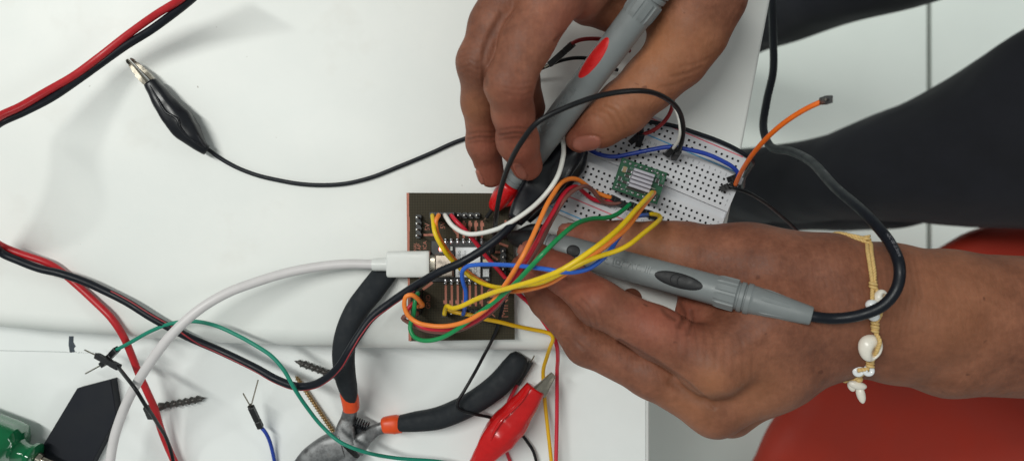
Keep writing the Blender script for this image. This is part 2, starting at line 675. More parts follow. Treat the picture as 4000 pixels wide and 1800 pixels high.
# ------------------------------------------------------------------ floor, table, worktop
mb = MB()
fz = -750
FH = 1600
gx = P(3629, 0, fz).x
gw = 3.0
xs = [-FH, gx - 600, gx, FH]
ys = [-FH, -560, 520, FH]
for i in range(3):
    for j in range(3):
        box(mb, (xs[i] + gw, ys[j] + gw, fz - 10), (xs[i + 1] - xs[i] - 2 * gw, 0, 0), (0, ys[j + 1] - ys[j] - 2 * gw, 0), (0, 0, 10), 0, 0.8)
box(mb, (-FH, -FH, fz - 14), (2 * FH, 0, 0), (0, 2 * FH, 0), (0, 0, 12.5), 1)
fl = obj("floor", mb, ["floor", "grout"], None, loc=(0, 0, fz))
fl["kind"] = "structure"
fl["label"] = "pale tiled floor far below the worktop"

TZ = -24.0      # height of the lower table
tab = root("table", "lower white table under the worktop with screws and pliers on it", "table", (-60, -160, -750))
mb = MB()
e0, e1 = P(2521, 0, TZ).x, P(2536, 0, TZ).x
box(mb, (-420, -420, TZ - 22), (e0 + 420, 0, 0), (0, 560, 0), (0, 0, 22), 0)
obj("table_top", mb, "table", tab)
mb = MB()
box(mb, (e0 + 0.05, -420, TZ - 22), (e1 - e0, 0, 0), (0, 560, 0), (0, 0, 21.8), 0, 0.5)
obj("edge_band", mb, "table_edge", tab)
for lx, ly in ((-390, -390), (e0 - 30, -390), (-390, 110), (e0 - 30, 110)):
    mb = MB()
    box(mb, (lx - 20, ly - 20, -750), (40, 0, 0), (0, 40, 0), (0, 0, 750 + TZ - 22), 0)
    obj("leg", mb, "table", tab)
mb = MB()
a, b = P(0, 1368, TZ), P(262, 1374, TZ)
obox(mb, (a.x, a.y, TZ + .02), (b.x, b.y, TZ + .02), 0.28, 0.1, 1)
a, b = P(262, 1374, TZ), P(385, 1378, TZ)
for k in range(16):
    q = a.lerp(b, (k + random.random() * .5) / 16)
    obox(mb, (q.x, q.y + random.uniform(-.3, .3), TZ + .03), (q.x + random.uniform(.3, .7), q.y + random.uniform(-.2, .2), TZ + .03), 0.3, 0.1, 1)
pts = [(270, 1312), (288, 1312), (287, 1335), (296, 1352), (289, 1360), (294, 1374), (273, 1376), (268, 1345)]
prism(mb, ccw([(P(x, y, TZ).x, P(x, y, TZ).y) for x, y in pts]), TZ + 0.01, TZ + 0.09, 0)
obj("pencil_marks", mb, ["pencil", "pencil_light"], tab)

# worktop slab with a rounded front edge
out_px = [(-420, 1238), (-120, 1270), (0, 1287), (240, 1306), (497, 1324), (750, 1342), (1000, 1355), (1400, 1367), (1800, 1374), (2200, 1377), (2745, 1377),
          (2790, 1150), (2895, 600), (3010, 0), (3080, -360), (-420, -360)]
k0 = [(P(x, y, 0).x, P(x, y, 0).y) for x, y in out_px]
rad = [8.5] * 10 + [3.0] + [1.6] * 4 + [4]
k0 = k0[::1]
sgn = 1 if ccw(k0) is k0 else -1
pts = np.array(k0)
nrm = []
N = len(pts)
for i in range(N):
    a, b, c = pts[i - 1], pts[i], pts[(i + 1) % N]
    e1_, e2_ = (b - a) / np.linalg.norm(b - a), (c - b) / np.linalg.norm(c - b)
    n1, n2 = np.array([-e1_[1], e1_[0]]) * sgn, np.array([-e2_[1], e2_[0]]) * sgn
    m = n1 + n2
    m /= np.linalg.norm(m)
    nrm.append(m / max(0.3, m.dot(n1)))
nrm = np.array(nrm)
rad = np.array(rad)[:, None]
mb = MB()
rings = []
SL = 22.0
for k in range(9):
    a = math.pi / 2 * k / 8
    rings.append((pts + nrm * rad * (1 - math.sin(a)), -rad[:, 0] * (1 - math.cos(a))))
rings = rings[::-1]          # top (inset) last -> first entry is the outermost
vs, fs = [], []
seq = []
# from underside up to the flat top
seq.append((pts, np.full(N, -SL)))
for k in range(9):
    a = math.pi / 2 * k / 8
    seq.append((pts + nrm * rad * (1 - math.cos(a)), -rad[:, 0] * (1 - math.sin(a))))
for pxy, zz in seq:
    for i in range(N):
        vs.append((pxy[i][0], pxy[i][1], zz[i]))
for r_ in range(len(seq) - 1):
    for i in range(N):
        i2 = (i + 1) % N
        f = (r_ * N + i, r_ * N + i2, (r_ + 1) * N + i2, (r_ + 1) * N + i)
        fs.append(f if sgn > 0 else f[::-1])
top = tuple((len(seq) - 1) * N + i for i in range(N))
bot = tuple(range(N))[::-1]
fs += [top if sgn > 0 else top[::-1], bot if sgn > 0 else bot[::-1]]
mb.add(vs, fs)
thing_mesh("worktop", mb, "worktop", "glossy white worktop slab with a rounded front edge under the hands and boards", "worktop", angle=30)

# ------------------------------------------------------------------ implicit surfaces for the hands


def smin(a, b, k):
    h = np.clip(0.5 + 0.5 * (b - a) / k, 0, 1)
    return b + (a - b) * h - k * h * (1 - h)


class Grid:
    def __init__(self, lo, hi, h):
        self.lo = np.array(lo, float)
        self.h = h
        self.n = np.ceil((np.array(hi) - self.lo) / h).astype(int) + 1
        self.ax = [self.lo[i] + h * np.arange(self.n[i]) for i in range(3)]

    def field(self):
        return np.full(self.n, 12.0, np.float32)

    def cone(self, F, a, b, ra, rb, k, flat=1.0):
        a, b = np.array(a, float), np.array(b, float)
        m = max(ra, rb) + 11.5
        lo, hi = np.minimum(a, b) - m, np.maximum(a, b) + m
        i0 = np.clip(np.floor((lo - self.lo) / self.h).astype(int), 0, self.n)
        i1 = np.clip(np.ceil((hi - self.lo) / self.h).astype(int) + 1, 0, self.n)
        if np.any(i1 <= i0):
            return
        sl = tuple(slice(i0[i], i1[i]) for i in range(3))
        X = (self.ax[0][sl[0]] - a[0]).astype(np.float32)[:, None, None]
        Y = (self.ax[1][sl[1]] - a[1]).astype(np.float32)[None, :, None]
        Z = (self.ax[2][sl[2]] - a[2]).astype(np.float32)[None, None, :]
        d = b - a
        dd = max(1e-6, d.dot(d))
        t = np.clip((X * d[0] + Y * d[1] + Z * d[2]) / dd, 0, 1)
        q = np.sqrt((X - t * d[0]) ** 2 + (Y - t * d[1]) ** 2 + ((Z - t * d[2]) / flat) ** 2)
        v = q - (ra + t * (rb - ra))
        F[sl] = smin(F[sl], v.astype(np.float32), k)

    def chain(self, F, pts, k, flat=1.0):
        """pts: (px, py, z, radius px)"""
        q = [(P(x, y, z), r * spx(z)) for x, y, z, r in pts]
        for (a, ra), (b, rb) in zip(q, q[1:]):
            self.cone(F, a, b, ra, rb, k, flat)

    def mesh(self, F):
        s = F < 0
        nx, ny, nz = F.shape
        cs = np.zeros((nx - 1, ny - 1, nz - 1), np.int8)
        for dx in (0, 1):
            for dy in (0, 1):
                for dz in (0, 1):
                    cs += s[dx:nx - 1 + dx, dy:ny - 1 + dy, dz:nz - 1 + dz]
        act = np.argwhere((cs > 0) & (cs < 8))
        idx = np.full(cs.shape, -1, np.int64)
        idx[tuple(act.T)] = np.arange(len(act))
        acc = np.zeros((len(act), 3))
        cnt = np.zeros(len(act))
        corners = [(0, 0, 0), (1, 0, 0), (0, 1, 0), (1, 1, 0), (0, 0, 1), (1, 0, 1), (0, 1, 1), (1, 1, 1)]
        vals = [F[act[:, 0] + c[0], act[:, 1] + c[1], act[:, 2] + c[2]].astype(float) for c in corners]
        for i in range(8):
            for j in range(i + 1, 8):
                d = np.array(corners[j]) - np.array(corners[i])
                if np.abs(d).sum() != 1:
                    continue
                va, vb = vals[i], vals[j]
                m = (va < 0) != (vb < 0)
                t = np.where(m, va / np.where(m, va - vb, 1), 0)
                acc += np.where(m[:, None], np.array(corners[i]) + t[:, None] * d, 0)
                cnt += m
        v = (act + acc / cnt[:, None]) * self.h + self.lo
        faces = []
        for ax in range(3):
            o1, o2 = (ax + 1) % 3, (ax + 2) % 3
            sl0 = [slice(1, -1)] * 3
            sl0[ax] = slice(0, -1)
            sl1 = list(sl0)
            sl1[ax] = slice(1, None)
            A, B = s[tuple(sl0)], s[tuple(sl1)]
            e = np.argwhere(A != B)
            if len(e) == 0:
                continue
            ins = A[tuple(e.T)]
            off = np.ones(3, int)
            off[ax] = 0
            e = e + off

            def cell(d1, d2):
                q = e.copy()
                q[:, o1] -= d1
                q[:, o2] -= d2
                q[:, 0] = np.clip(q[:, 0], 0, nx - 2)
                q[:, 1] = np.clip(q[:, 1], 0, ny - 2)
                q[:, 2] = np.clip(q[:, 2], 0, nz - 2)
                return idx[tuple(q.T)]
            f = np.stack([cell(1, 1), cell(0, 1), cell(0, 0), cell(1, 0)], 1)
            f[~ins] = f[~ins][:, ::-1]
            faces.append(f)
        f = np.concatenate(faces)
        f = f[(f >= 0).all(1)]
        return v, f


def vnormals(v, f):
    n = np.zeros_like(v)
    a = np.cross(v[f[:, 2]] - v[f[:, 0]], v[f[:, 3]] - v[f[:, 1]])
    for k in range(4):
        np.add.at(n, f[:, k], a)
    return n / np.maximum(1e-9, np.linalg.norm(n, axis=1))[:, None]


def smooth_mesh(v, f, it=2, lam=0.5):
    e = np.concatenate([f[:, [0, 1]], f[:, [1, 2]], f[:, [2, 3]], f[:, [3, 0]]])
    for _ in range(it):
        s = np.zeros_like(v)
        c = np.zeros(len(v))
        np.add.at(s, e[:, 0], v[e[:, 1]])
        np.add.at(s, e[:, 1], v[e[:, 0]])
        np.add.at(c, e[:, 0], 1)
        np.add.at(c, e[:, 1], 1)
        v = v + lam * (s / np.maximum(1, c)[:, None] - v)
    return v


def seg_dist(px, line):
    d = np.full(len(px), 1e9)
    for (x0, y0), (x1, y1) in zip(line, line[1:]):
        a = np.array([x0, y0], float)
        b = np.array([x1, y1], float) - a
        t = np.clip(((px - a) @ b) / max(1e-6, b @ b), 0, 1)
        d = np.minimum(d, np.linalg.norm(px - a - t[:, None] * b, axis=1))
    return d


def detail(v, f, creases, nails, reds, browns, pales):
    """creases, nails and skin tones worked into a hand mesh (all where they lie on the hand)"""
    n = vnormals(v, f)
    px = to_px(v)
    up = n[:, 2]
    disp = np.zeros(len(v))
    tint = np.zeros((len(v), 4))
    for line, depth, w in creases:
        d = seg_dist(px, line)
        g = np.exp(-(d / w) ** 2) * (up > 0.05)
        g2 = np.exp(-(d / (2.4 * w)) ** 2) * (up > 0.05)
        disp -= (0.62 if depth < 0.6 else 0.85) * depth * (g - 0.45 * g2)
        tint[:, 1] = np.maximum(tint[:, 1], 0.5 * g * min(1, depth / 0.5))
    for cx, cy, ra, rb, ang, z0, z1 in nails:
        c, s = math.cos(math.radians(ang)), math.sin(math.radians(ang))
        dx, dy = px[:, 0] - cx, px[:, 1] - cy
        u, w_ = (dx * c + dy * s) / ra, (-dx * s + dy * c) / rb
        q = (np.abs(u) ** 2.6 + np.abs(w_) ** 2.6) ** (1 / 2.6)
        ok = (up > -0.3) & (v[:, 2] > z0) & (v[:, 2] < z1)
        tint[:, 3] = np.maximum(tint[:, 3], np.clip((1.06 - q) / 0.16, 0, 1) * ok)
        rim = np.exp(-((q - 1.04) / 0.12) ** 2) * ok
        disp -= 0.45 * rim
        disp += 0.25 * ((q < 0.93) & ok)
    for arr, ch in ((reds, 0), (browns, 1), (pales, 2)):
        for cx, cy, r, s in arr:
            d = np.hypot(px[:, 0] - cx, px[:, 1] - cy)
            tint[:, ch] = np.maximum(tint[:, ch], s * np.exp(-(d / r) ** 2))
    v = v + n * disp[:, None]
    return v, tint


GH = 0.62
# ---- left hand (lower in the picture), holding the black probe
lo, hi = P(1940, 1780, 0), P(4130, 800, 0)
gl = Grid((lo.x - 6, lo.y - 2, -14), (hi.x + 6, hi.y + 6, 64), GH)
palm = gl.field()
KP = 7.0
# forearm and wrist
gl.chain(palm, [(4260, 1185, 34, 168), (3700, 1155, 34, 164), (3480, 1118, 34, 152), (3250, 1080, 33, 150), (3000, 1050, 32, 152)], 6)
gl.chain(palm, [(4260, 1400, 30, 160), (3700, 1378, 30, 156), (3480, 1335, 30, 145), (3300, 1300, 30, 142)], 6)
gl.chain(palm, [(4260, 1290, 36, 180), (3600, 1260, 36, 170), (3300, 1200, 36, 160)], 6)
# back of the hand
gl.chain(palm, [(3300, 1200, 36, 160), (3000, 1260, 40, 160), (2790, 1425, 46, 122)], KP)
gl.chain(palm, [(3290, 1310, 30, 140), (3000, 1430, 33, 160), (2800, 1585, 32, 112)], KP)
gl.chain(palm, [(3290, 1300, 22, 140), (3020, 1440, 14, 150), (2850, 1600, 12, 96)], KP)
# thumb base and web
gl.chain(palm, [(3200, 1110, 30, 150), (2900, 1040, 24, 150), (2660, 1000, 21, 124)], KP)
gl.chain(palm, [(3000, 1180, 28, 130), (2742, 1222, 24, 98)], KP)
gl.chain(palm, [(2900, 1300, 34, 130), (2770, 1290, 30, 100)], KP)
fingers = []
F = gl.field()       # thumb
gl.chain(F, [(2660, 1000, 21, 126), (2560, 975, 20, 104), (2430, 955, 19, 88), (2330, 938, 18, 72), (2222, 916, 16, 48)], 4)
fingers.append(F)
F = gl.field()       # index
gl.chain(F, [(2790, 1425, 46, 118), (2560, 1298, 46, 100), (2335, 1182, 46, 88), (2195, 1068, 37, 71), (2076, 990, 29, 55)], 3.5)
fingers.append(F)
F = gl.field()       # middle
gl.chain(F, [(2790, 1592, 32, 106), (2540, 1460, 32, 90), (2292, 1342, 30, 82), (2140, 1172, 20, 68), (2046, 1046, 8, 54)], 3.5)
fingers.append(F)
F = gl.field()       # ring, folded below
gl.chain(F, [(2850, 1600, 12, 92), (2500, 1420, 6, 74), (2440, 1300, 0, 62), (2462, 1165, -3, 50)], 3.5)
fingers.append(F)
tot = palm
res = None
for F in fingers:
    c = smin(palm, F, 6.0)
    res = c if res is None else smin(res, c, 1.1)
lv, lf = gl.mesh(res)
lv = smooth_mesh(lv, lf, 2)
cre = []
# folds over the index and middle knuckles
for dx, dy, dp in ((0, 0, .5), (22, -14, .35), (-24, 12, .4), (44, -24, .22)):
    cre.append(([(2248 + dx, 1180 + dy), (2275 + dx, 1205 + dy), (2300 + dx, 1245 + dy), (2312 + dx, 1285 + dy)], dp, 6))
for dx, dy, dp in ((0, 0, .45), (20, 16, .4), (-16, -18, .3), (40, 30, .25)):
    cre.append(([(2205 + dx, 1318 + dy), (2240 + dx, 1325 + dy), (2270 + dx, 1350 + dy), (2290 + dx, 1385 + dy)], dp, 6))
# web between thumb and index
cre.append(([(2590, 1210), (2612, 1232), (2636, 1246)], .5, 9))
cre.append(([(2655, 1190), (2672, 1225), (2668, 1255), (2655, 1275)], 1.0, 11))
cre.append(([(2700, 1215), (2705, 1260), (2690, 1300)], .6, 9))
for k in range(9):
    x = 2640 + 36 * k
    cre.append(([(x, 1270 + 6 * k), (x + 12, 1330 + 10 * k), (x + 8, 1400 + 10 * k)], 0.20, 7))
# tendons as low ridges, wrist lines
cre.append(([(3230, 1190), (3010, 1270), (2880, 1370)], -0.9, 34))
cre.append(([(3230, 1320), (3050, 1430), (2880, 1530)], -0.5, 30))
cre.append(([(2960, 1500), (2850, 1560), (2740, 1560), (2620, 1490)], 1.0, 22))
for k in range(7):
    x = 3440 + 22 * k
    cre.append(([(x, 1010), (x + 10 + 3 * k, 1150), (x - 6, 1290), (x + 12, 1420)], 0.22, 6))
cre.append(([(2420, 1330), (2560, 1410), (2680, 1490), (2790, 1590)], 0.9, 9))
for k in range(5):
    cre.append(([(2340 + 26 * k, 900 + 2 * k), (2352 + 26 * k, 935 + 3 * k), (2362 + 26 * k, 955 + 6 * k)], 0.18, 6))
nails = [(2024, 970, 15, 22, 30, 8, 40), (2205, 884, 34, 12, -6, 14, 40)]
reds = [(2070, 1000, 110, .55), (2180, 1060, 110, .5), (2300, 1090, 120, .4), (2050, 1060, 90, .5), (2230, 910, 90, .35), (2560, 1230, 120, .45), (2640, 1240, 110, .45)]
browns = [(2275, 1235, 55, .35), (2240, 1350, 50, .3), (3400, 1360, 160, .25), (3560, 1340, 170, .25)]
pales = [(2700, 1600, 160, .25), (2950, 1540, 160, .25), (3700, 1200, 300, .22), (2520, 930, 150, .3), (2780, 1500, 90, .35)]
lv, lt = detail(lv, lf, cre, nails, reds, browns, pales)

# ---- right hand (upper), holding the red probe
lo, hi = P(1700, 830, 0), P(3080, -420, 0)
gr = Grid((lo.x + 4, lo.y + 4, 4), (hi.x, hi.y, 92), GH)
palm = gr.field()
gr.chain(palm, [(2120, -60, 66, 118), (2330, -420, 66, 170), (2420, -700, 70, 220)], KP)
gr.chain(palm, [(2010, -130, 62, 110), (2220, -420, 64, 150)], KP)
gr.chain(palm, [(2260, -40, 58, 108), (2440, -300, 58, 170)], KP)
gr.chain(palm, [(2300, 20, 46, 76), (2420, 20, 40, 90), (2560, -60, 40, 120), (2640, -160, 44, 150)], KP)
gr.chain(palm, [(2735, -40, 46, 170), (2640, -260, 52, 210), (2500, -500, 60, 240)], KP)
fingers = []
F = gr.field()       # thumb
gr.chain(F, [(2740, -10, 46, 165), (2690, 120, 44, 148), (2640, 225, 42, 120), (2545, 318, 39, 106), (2432, 424, 36, 101), (2345, 490, 33, 82), (2266, 540, 30, 58)], 4)
fingers.append(F)
F = gr.field()       # index
gr.chain(F, [(2160, -10, 68, 116), (2060, 160, 70, 100), (1988, 330, 70, 91), (2004, 440, 61, 78), (2022, 550, 49, 78), (2058, 645, 36, 62)], 3.5)
fingers.append(F)
F = gr.field()       # middle
gr.chain(F, [(2030, -90, 62, 112), (1930, 100, 62, 94), (1874, 245, 61, 86), (1872, 400, 50, 66), (1890, 560, 36, 64), (1917, 680, 24, 53)], 3.5)
fingers.append(F)
F = gr.field()       # ring, folded behind
gr.chain(F, [(1990, -60, 50, 100), (1990, 160, 42, 84), (2030, 300, 34, 72), (2074, 420, 24, 57)], 3.5)
fingers.append(F)
res = None
for F in fingers:
    c = smin(palm, F, 6.0)
    res = c if res is None else smin(res, c, 1.1)
rv, rf = gr.mesh(res)
rv = smooth_mesh(rv, rf, 2)
cre = []
for k, (y, dp) in enumerate(((215, .45), (240, .5), (262, .4), (286, .35), (192, .25))):
    cre.append(([(1800, y + 8), (1835, y - 8), (1862, y + 10), (1868, y + 34)], dp, 6))
for k, (y, dp) in enumerate(((322, .3), (345, .45), (368, .4), (300, .2))):
    cre.append(([(1968, y - 2), (2000, y + 6), (2035, y + 8), (2075, y - 4)], dp * .7, 7))
for y, dp in ((520, .35), (540, .5), (556, .3)):
    cre.append(([(1830, y + 4), (1870, y - 4), (1925, y - 2)], dp, 6))
for y, dp in ((500, .35), (520, .5), (538, .3)):
    cre.append(([(1955, y + 8), (2010, y), (2075, y + 2)], dp, 6))
for dx, dp in ((0, .5), (24, .4), (-26, .4), (50, .25), (-50, .25), (76, .2)):
    cre.append(([(2362 + dx, 412 - dx * .6), (2400 + dx, 432 - dx * .6), (2425 + dx, 470 - dx * .6), (2440 + dx, 500 - dx * .6)], dp, 7))
for dx, dp in ((0, .4), (40, .35), (-40, .3)):
    cre.append(([(2620 + dx, 300 - dx), (2680 + dx, 290 - dx), (2740 + dx, 262 - dx)], dp, 8))
cre.append(([(2168, 162), (2190, 140), (2215, 120)], .8, 8))
cre.append(([(1900, 330), (1880, 250), (1905, 160), (1960, 60)], 0.8, 14))
nails = [(1868, 695, 34, 14, 62, 8, 40), (2030, 668, 40, 17, 56, 18, 50), (2290, 562, 58, 30, -4, 10, 50)]
reds = [(1917, 680, 90, .5), (1890, 560, 80, .4), (2050, 640, 110, .55), (2020, 520, 110, .45), (2260, 550, 80, .45), (2040, 420, 100, .35), (2260, 110, 120, .4), (2330, 520, 110, .2)]
browns = [(1835, 250, 60, .45), (1990, 345, 60, .3), (2400, 455, 70, .2), (2074, 420, 70, .25)]
pales = [(2560, 180, 170, .5), (2500, 320, 120, .4), (2400, 440, 120, .35), (1850, 430, 70, .25), (2740, 180, 120, .3)]
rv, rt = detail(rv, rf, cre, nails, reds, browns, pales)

# ---- forearms beyond the picture, up to the elbows
gc = Grid((40, -300, -300), (800, 420, 340), 5.0)
A = gc.field()
w1, w2 = P(4120, 1290, 33), P(2420, -560, 66)
gc.cone(A, w1, (430, -95, 12), 25, 40, 5)
gc.cone(A, (430, -95, 12), (580, -170, 245), 41, 50, 8)
B = gc.field()
gc.cone(B, w2, (395, 290, 40), 24, 40, 5)
gc.cone(B, (395, 290, 40), (580, 170, 245), 41, 50, 8)
A = np.minimum(A, B)
gc.cone(A, (580, -170, 245), (580, 170, 245), 50, 50, 10)
gc.cone(A, (610, 0, 150), (610, 0, 300), 90, 60, 20)
cv, cf = gc.mesh(A)
S = gc.field()
for q0, q1, ra, rb in (((610, -60, 160), (610, 60, 160), 130, 130), ((620, -50, -200), (610, -60, 160), 120, 130), ((620, 50, -200), (610, 60, 160), 120, 130), ((580, -170, 240), (580, 170, 240), 62, 62),
                       ((490, -125, 105), (580, -170, 240), 52, 62), ((470, 240, 125), (580, 170, 240), 52, 62)):
    gc.cone(S, q0, q1, ra, rb, 20)
sv, sf = gc.mesh(S)

person = root("person", "person seated on the red chair, both hands pressing meter probes onto the boards", "person", (330, 0, -750))
allv = np.concatenate([lv, rv, cv])
allf = np.concatenate([lf, rf + len(lv), cf + len(lv) + len(rv)])
mb = MB()
mb.v = allv.tolist()
mb.f = allf.tolist()
body = obj("body", mb, "skin", person, angle=None)
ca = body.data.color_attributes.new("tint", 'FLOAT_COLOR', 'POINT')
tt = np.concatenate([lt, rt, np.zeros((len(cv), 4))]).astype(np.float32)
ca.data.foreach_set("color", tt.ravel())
bvh = BVHTree.FromPolygons([Vector(x) for x in allv], allf.tolist())


def skin_z(sx, sy):
    """height of the skin seen at a photo pixel"""
    o = Vector((0, 0, H))
    d = (P(sx, sy, 0) - o).normalized()
    hit = bvh.ray_cast(o, d)
    return hit[0].z if hit[0] is not None else None


mb = MB()
mb.v, mb.f = sv.tolist(), sf.tolist()
obj("shirt", mb, "cloth", person, angle=None)

# trousers
mb = MB()


def leg_fold(u, a):
    return 0.05 * math.sin(9 * u + 2 * a) + 0.035 * math.sin(23 * u - 3 * a) + 0.02 * math.sin(41 * u + a)


zl = -270
K = spx(zl)
loft(mb, PP([(4700, 370, zl + 60), (4250, 465, zl + 40), (3900, 560, zl + 10), (3560, 640, zl - 20), (3280, 690, zl - 60), (3000, 718, zl - 130), (2780, 740, zl - 230), (2608, 775, -742)]),
     [450 * K, 395 * K, 318 * K, 235 * K, 185 * K, 188 * K, 215 * K, 200 * K], [75, 72, 68, 64, 56, 50, 48, 55], n=36, step=10, fn=leg_fold)
loft(mb, PP([(4300, 420, zl + 20), (3800, 640, zl - 60), (3400, 740, zl - 120), (3050, 770, zl - 170), (2700, 790, zl - 260)]),
     [180 * K, 190 * K, 195 * K, 175 * K, 180 * K], [50, 50, 46, 44, 44], n=32, step=10, fn=leg_fold)
loft(mb, PP([(4500, -560, zl + 60), (3900, -318, zl + 20), (3550, -185, zl - 10), (3200, -45, zl - 70), (2920, 62, zl - 150), (2700, 130, zl - 240), (2552, 292, -742)]),
     [250 * K, 215 * K, 200 * K, 195 * K, 185 * K, 180 * K, 190 * K], [70, 68, 62, 54, 48, 46, 55], n=36, step=10, fn=leg_fold)
obj("trousers", mb, "cloth", person, angle=None)

# red chair
CZ = -330
ch = root("red_chair", "red moulded plastic chair under the person, behind the bracelet wrist", "chair", (260, -150, -750))
pl = [(2820, 2080), (2943, 1800), (2992, 1690), (3070, 1575), (3175, 1420), (3330, 1250), (3560, 1040), (3727, 930), (3835, 872), (4000, 838), (4400, 800), (5000, 830), (5450, 1100),
      (5550, 1700), (5350, 2500), (4700, 2900), (3800, 2850), (3100, 2560)]
cp = ccw([(P(x, y, CZ).x, P(x, y, CZ).y) for x, y in pl])
cc, _ = catmull([(x, y, 0) for x, y in cp] + [(cp[0][0], cp[0][1], 0)], 12)
cc = cc[:-1, :2]
ctr = cc.mean(0)
vs, fs = [], []
n = len(cc)
prof = [(0.88, -60), (0.93, -40), (0.97, -22), (0.97, -9), (0.93, -2), (0.88, 0), (0.7, -8), (0.45, -15), (0.2, -18)]
for s_, dz in prof:
    for q in cc:
        w_ = ctr + (q - ctr) * s_
        vs.append((w_[0], w_[1], CZ + dz))
for i in range(len(prof) - 1):
    for k in range(n):
        k2 = (k + 1) % n
        fs.append((i * n + k, i * n + k2, (i + 1) * n + k2, (i + 1) * n + k))
fs.append(tuple((len(prof) - 1) * n + k for k in range(n)))
fs.append(tuple(range(n))[::-1])
mb = MB().add(vs, fs)
obj("seat", mb, "chair", ch, angle=None)
for sx, sy in ((-150, -140), (-150, 140), (150, -140), (150, 140)):
    mb = MB()
    tube(mb, [(ctr[0] + sx * .7, ctr[1] + sy * .8, CZ - 30), (ctr[0] + sx, ctr[1] + sy, -750)], 11, spline=False)
    obj("leg", mb, "chair_leg", ch)

# ------------------------------------------------------------------ circuit board
BZ = 6.0
pcb = root("circuit_board", "dark copper-traced circuit board carrying a small radio module in the middle", "circuit board", P(1800, 1040, 0))
cor = [(1594, 753), (2004, 755), (2011, 1325), (1601, 1332)]
pc = ccw([(P(x, y, BZ).x, P(x, y, BZ).y) for x, y in cor])
mb = MB()
prism(mb, pc, BZ - 1.6, BZ)
obj("board", mb, "board", pcb, angle=30)
mb = MB()
for x, y in ((1625, 790), (1975, 790), (1980, 1290), (1630, 1295)):
    q = P(x, y, BZ)
    lathe(mb, (q.x, q.y, 0.02), (q.x, q.y, BZ - 1.6), [(0, 2.6), (BZ - 1.62, 2.3)], 16)
    obj("standoff", mb, "black_plastic", pcb)
    mb = MB()


def CB(x0, y0, x1, y1, mb, h=0.09, mi=0):
    pbox(mb, x0, y0, x1, y1, BZ + 0.004, BZ + h, BZ, mi)


def trace(mb, pts, w):
    for (x0, y0), (x1, y1) in zip(pts, pts[1:]):
        a, b = P(x0, y0, BZ), P(x1, y1, BZ)
        obox(mb, (a.x, a.y, BZ + .045 + random.random() * .01), (b.x, b.y, BZ + .045 + random.random() * .01), w * spx(BZ), 0.07)


mb = MB()
# copper left standing along the left edge, worn through here and there
ys_ = [753, 800, 846, 858, 905, 985, 1083, 1130, 1210, 1290, 1331]
for y0, y1 in zip(ys_, ys_[1:]):
    w_ = random.uniform(8, 11)
    x0 = 1588 + (y0 - 753) / 578 * 8
    a = [(x0, y0 + .3), (x0 + w_, y0 + .3), (x0 + w_ + .3, y1), (x0 + .3, y1)]
    prism(mb, ccw([(P(x, y, BZ).x, P(x, y, BZ).y) for x, y in a]), BZ - 1.55, BZ + 0.08)
PX = [1741 + 23.5 * i for i in range(7)]
for i, x in enumerate(PX):
    trace(mb, [(x, 1105), (x + 1, 1195)], 8.5)
    CB(x - 9, 1172, x + 3, 1186, mb)
    if i >= 2:
        trace(mb, [(x, 945), (x, 862)], 8.5)
        CB(x - 6, 870, x + 9, 884, mb)
trace(mb, [(1788, 945), (1788, 915), (1770, 895), (1768, 870)], 8)
trace(mb, [(1654, 917), (1700, 917)], 9)
trace(mb, [(1626, 990), (1640, 1090), (1636, 1120)], 5)
trace(mb, [(1652, 1130), (1690, 1102)], 10)
trace(mb, [(1905, 960), (1930, 985), (1960, 985)], 8)
trace(mb, [(1900, 985), (1930, 1005), (1945, 1015)], 8)
trace(mb, [(1975, 860), (1975, 905)], 8)
trace(mb, [(1990, 860), (1990, 890)], 6)
trace(mb, [(1930, 900), (1930, 960)], 7)
trace(mb, [(1950, 950), (1985, 962)], 9)
ex, ey = Vector((0, 1, 0)), Vector((-1, 0, 0))
for body_, size, x, y in (("5V", 2.9, 1670, 886), ("5V", 2.9, 1731, 880), ("GND", 2.7, 1673, 1178), ("NAL", 1.9, 1622, 964), ("AP", 2.3, 1638, 964), ("ICA", 2.3, 1660, 958),
                          ("XIAO", 5.2, 1920, 1182), ("MINI", 4.6, 1972, 1198)):
    q = P(x, y, BZ)
    text_flat(mb, body_, size, (q.x, q.y, BZ + .05), ex, ey, 0.05)
for x in (1965, 1985):
    pbox(mb, x - 12, 1120, x + 4, 1132, BZ + .004, BZ + .08, BZ)
obj("copper_traces", mb, "copper", pcb, angle=30)


def header(cells, name="pin_header", zt=None):
    """male header: black base with one pin per cell (px centres as seen at the board)"""
    mbh, mbp = MB(), MB()
    hw = 11.4
    for x, y in cells:
        q = P(x, y, BZ)
        w_ = hw * spx(BZ)
        # chamfered little block
        c_ = [(-w_, -w_ * .6), (-w_ * .6, -w_), (w_ * .6, -w_), (w_, -w_ * .6), (w_, w_ * .6), (w_ * .6, w_), (-w_ * .6, w_), (-w_, w_ * .6)]
        prism(mbh, [(q.x + a, q.y + b) for a, b in c_], BZ + .02, BZ + 2.5)
        box(mbp, (q.x - .32, q.y - .32, BZ + 2.5), (.64, 0, 0), (0, .64, 0), (0, 0, 6.6), 0, 0.15)
    h = obj(name, mbh, "black_plastic", pcb, angle=30)
    obj("pins", mbp, "pin", h, angle=30)
    return h


header([(1637, 850), (1637, 873), (1637, 896), (1637, 919)])
TOPX = [1700 + 23.5 * i for i in range(8)]
header([(x, 842) for x in TOPX])
BOTX = [1745 + 23.4 * i for i in range(7)]
header([(x, 1216) for x in BOTX])
header([(1641, 1140), (1641, 1163), (1641, 1187), (1641, 1210)])
header([(1965, 978), (1966, 1001), (1966, 1024), (1966, 1047)])

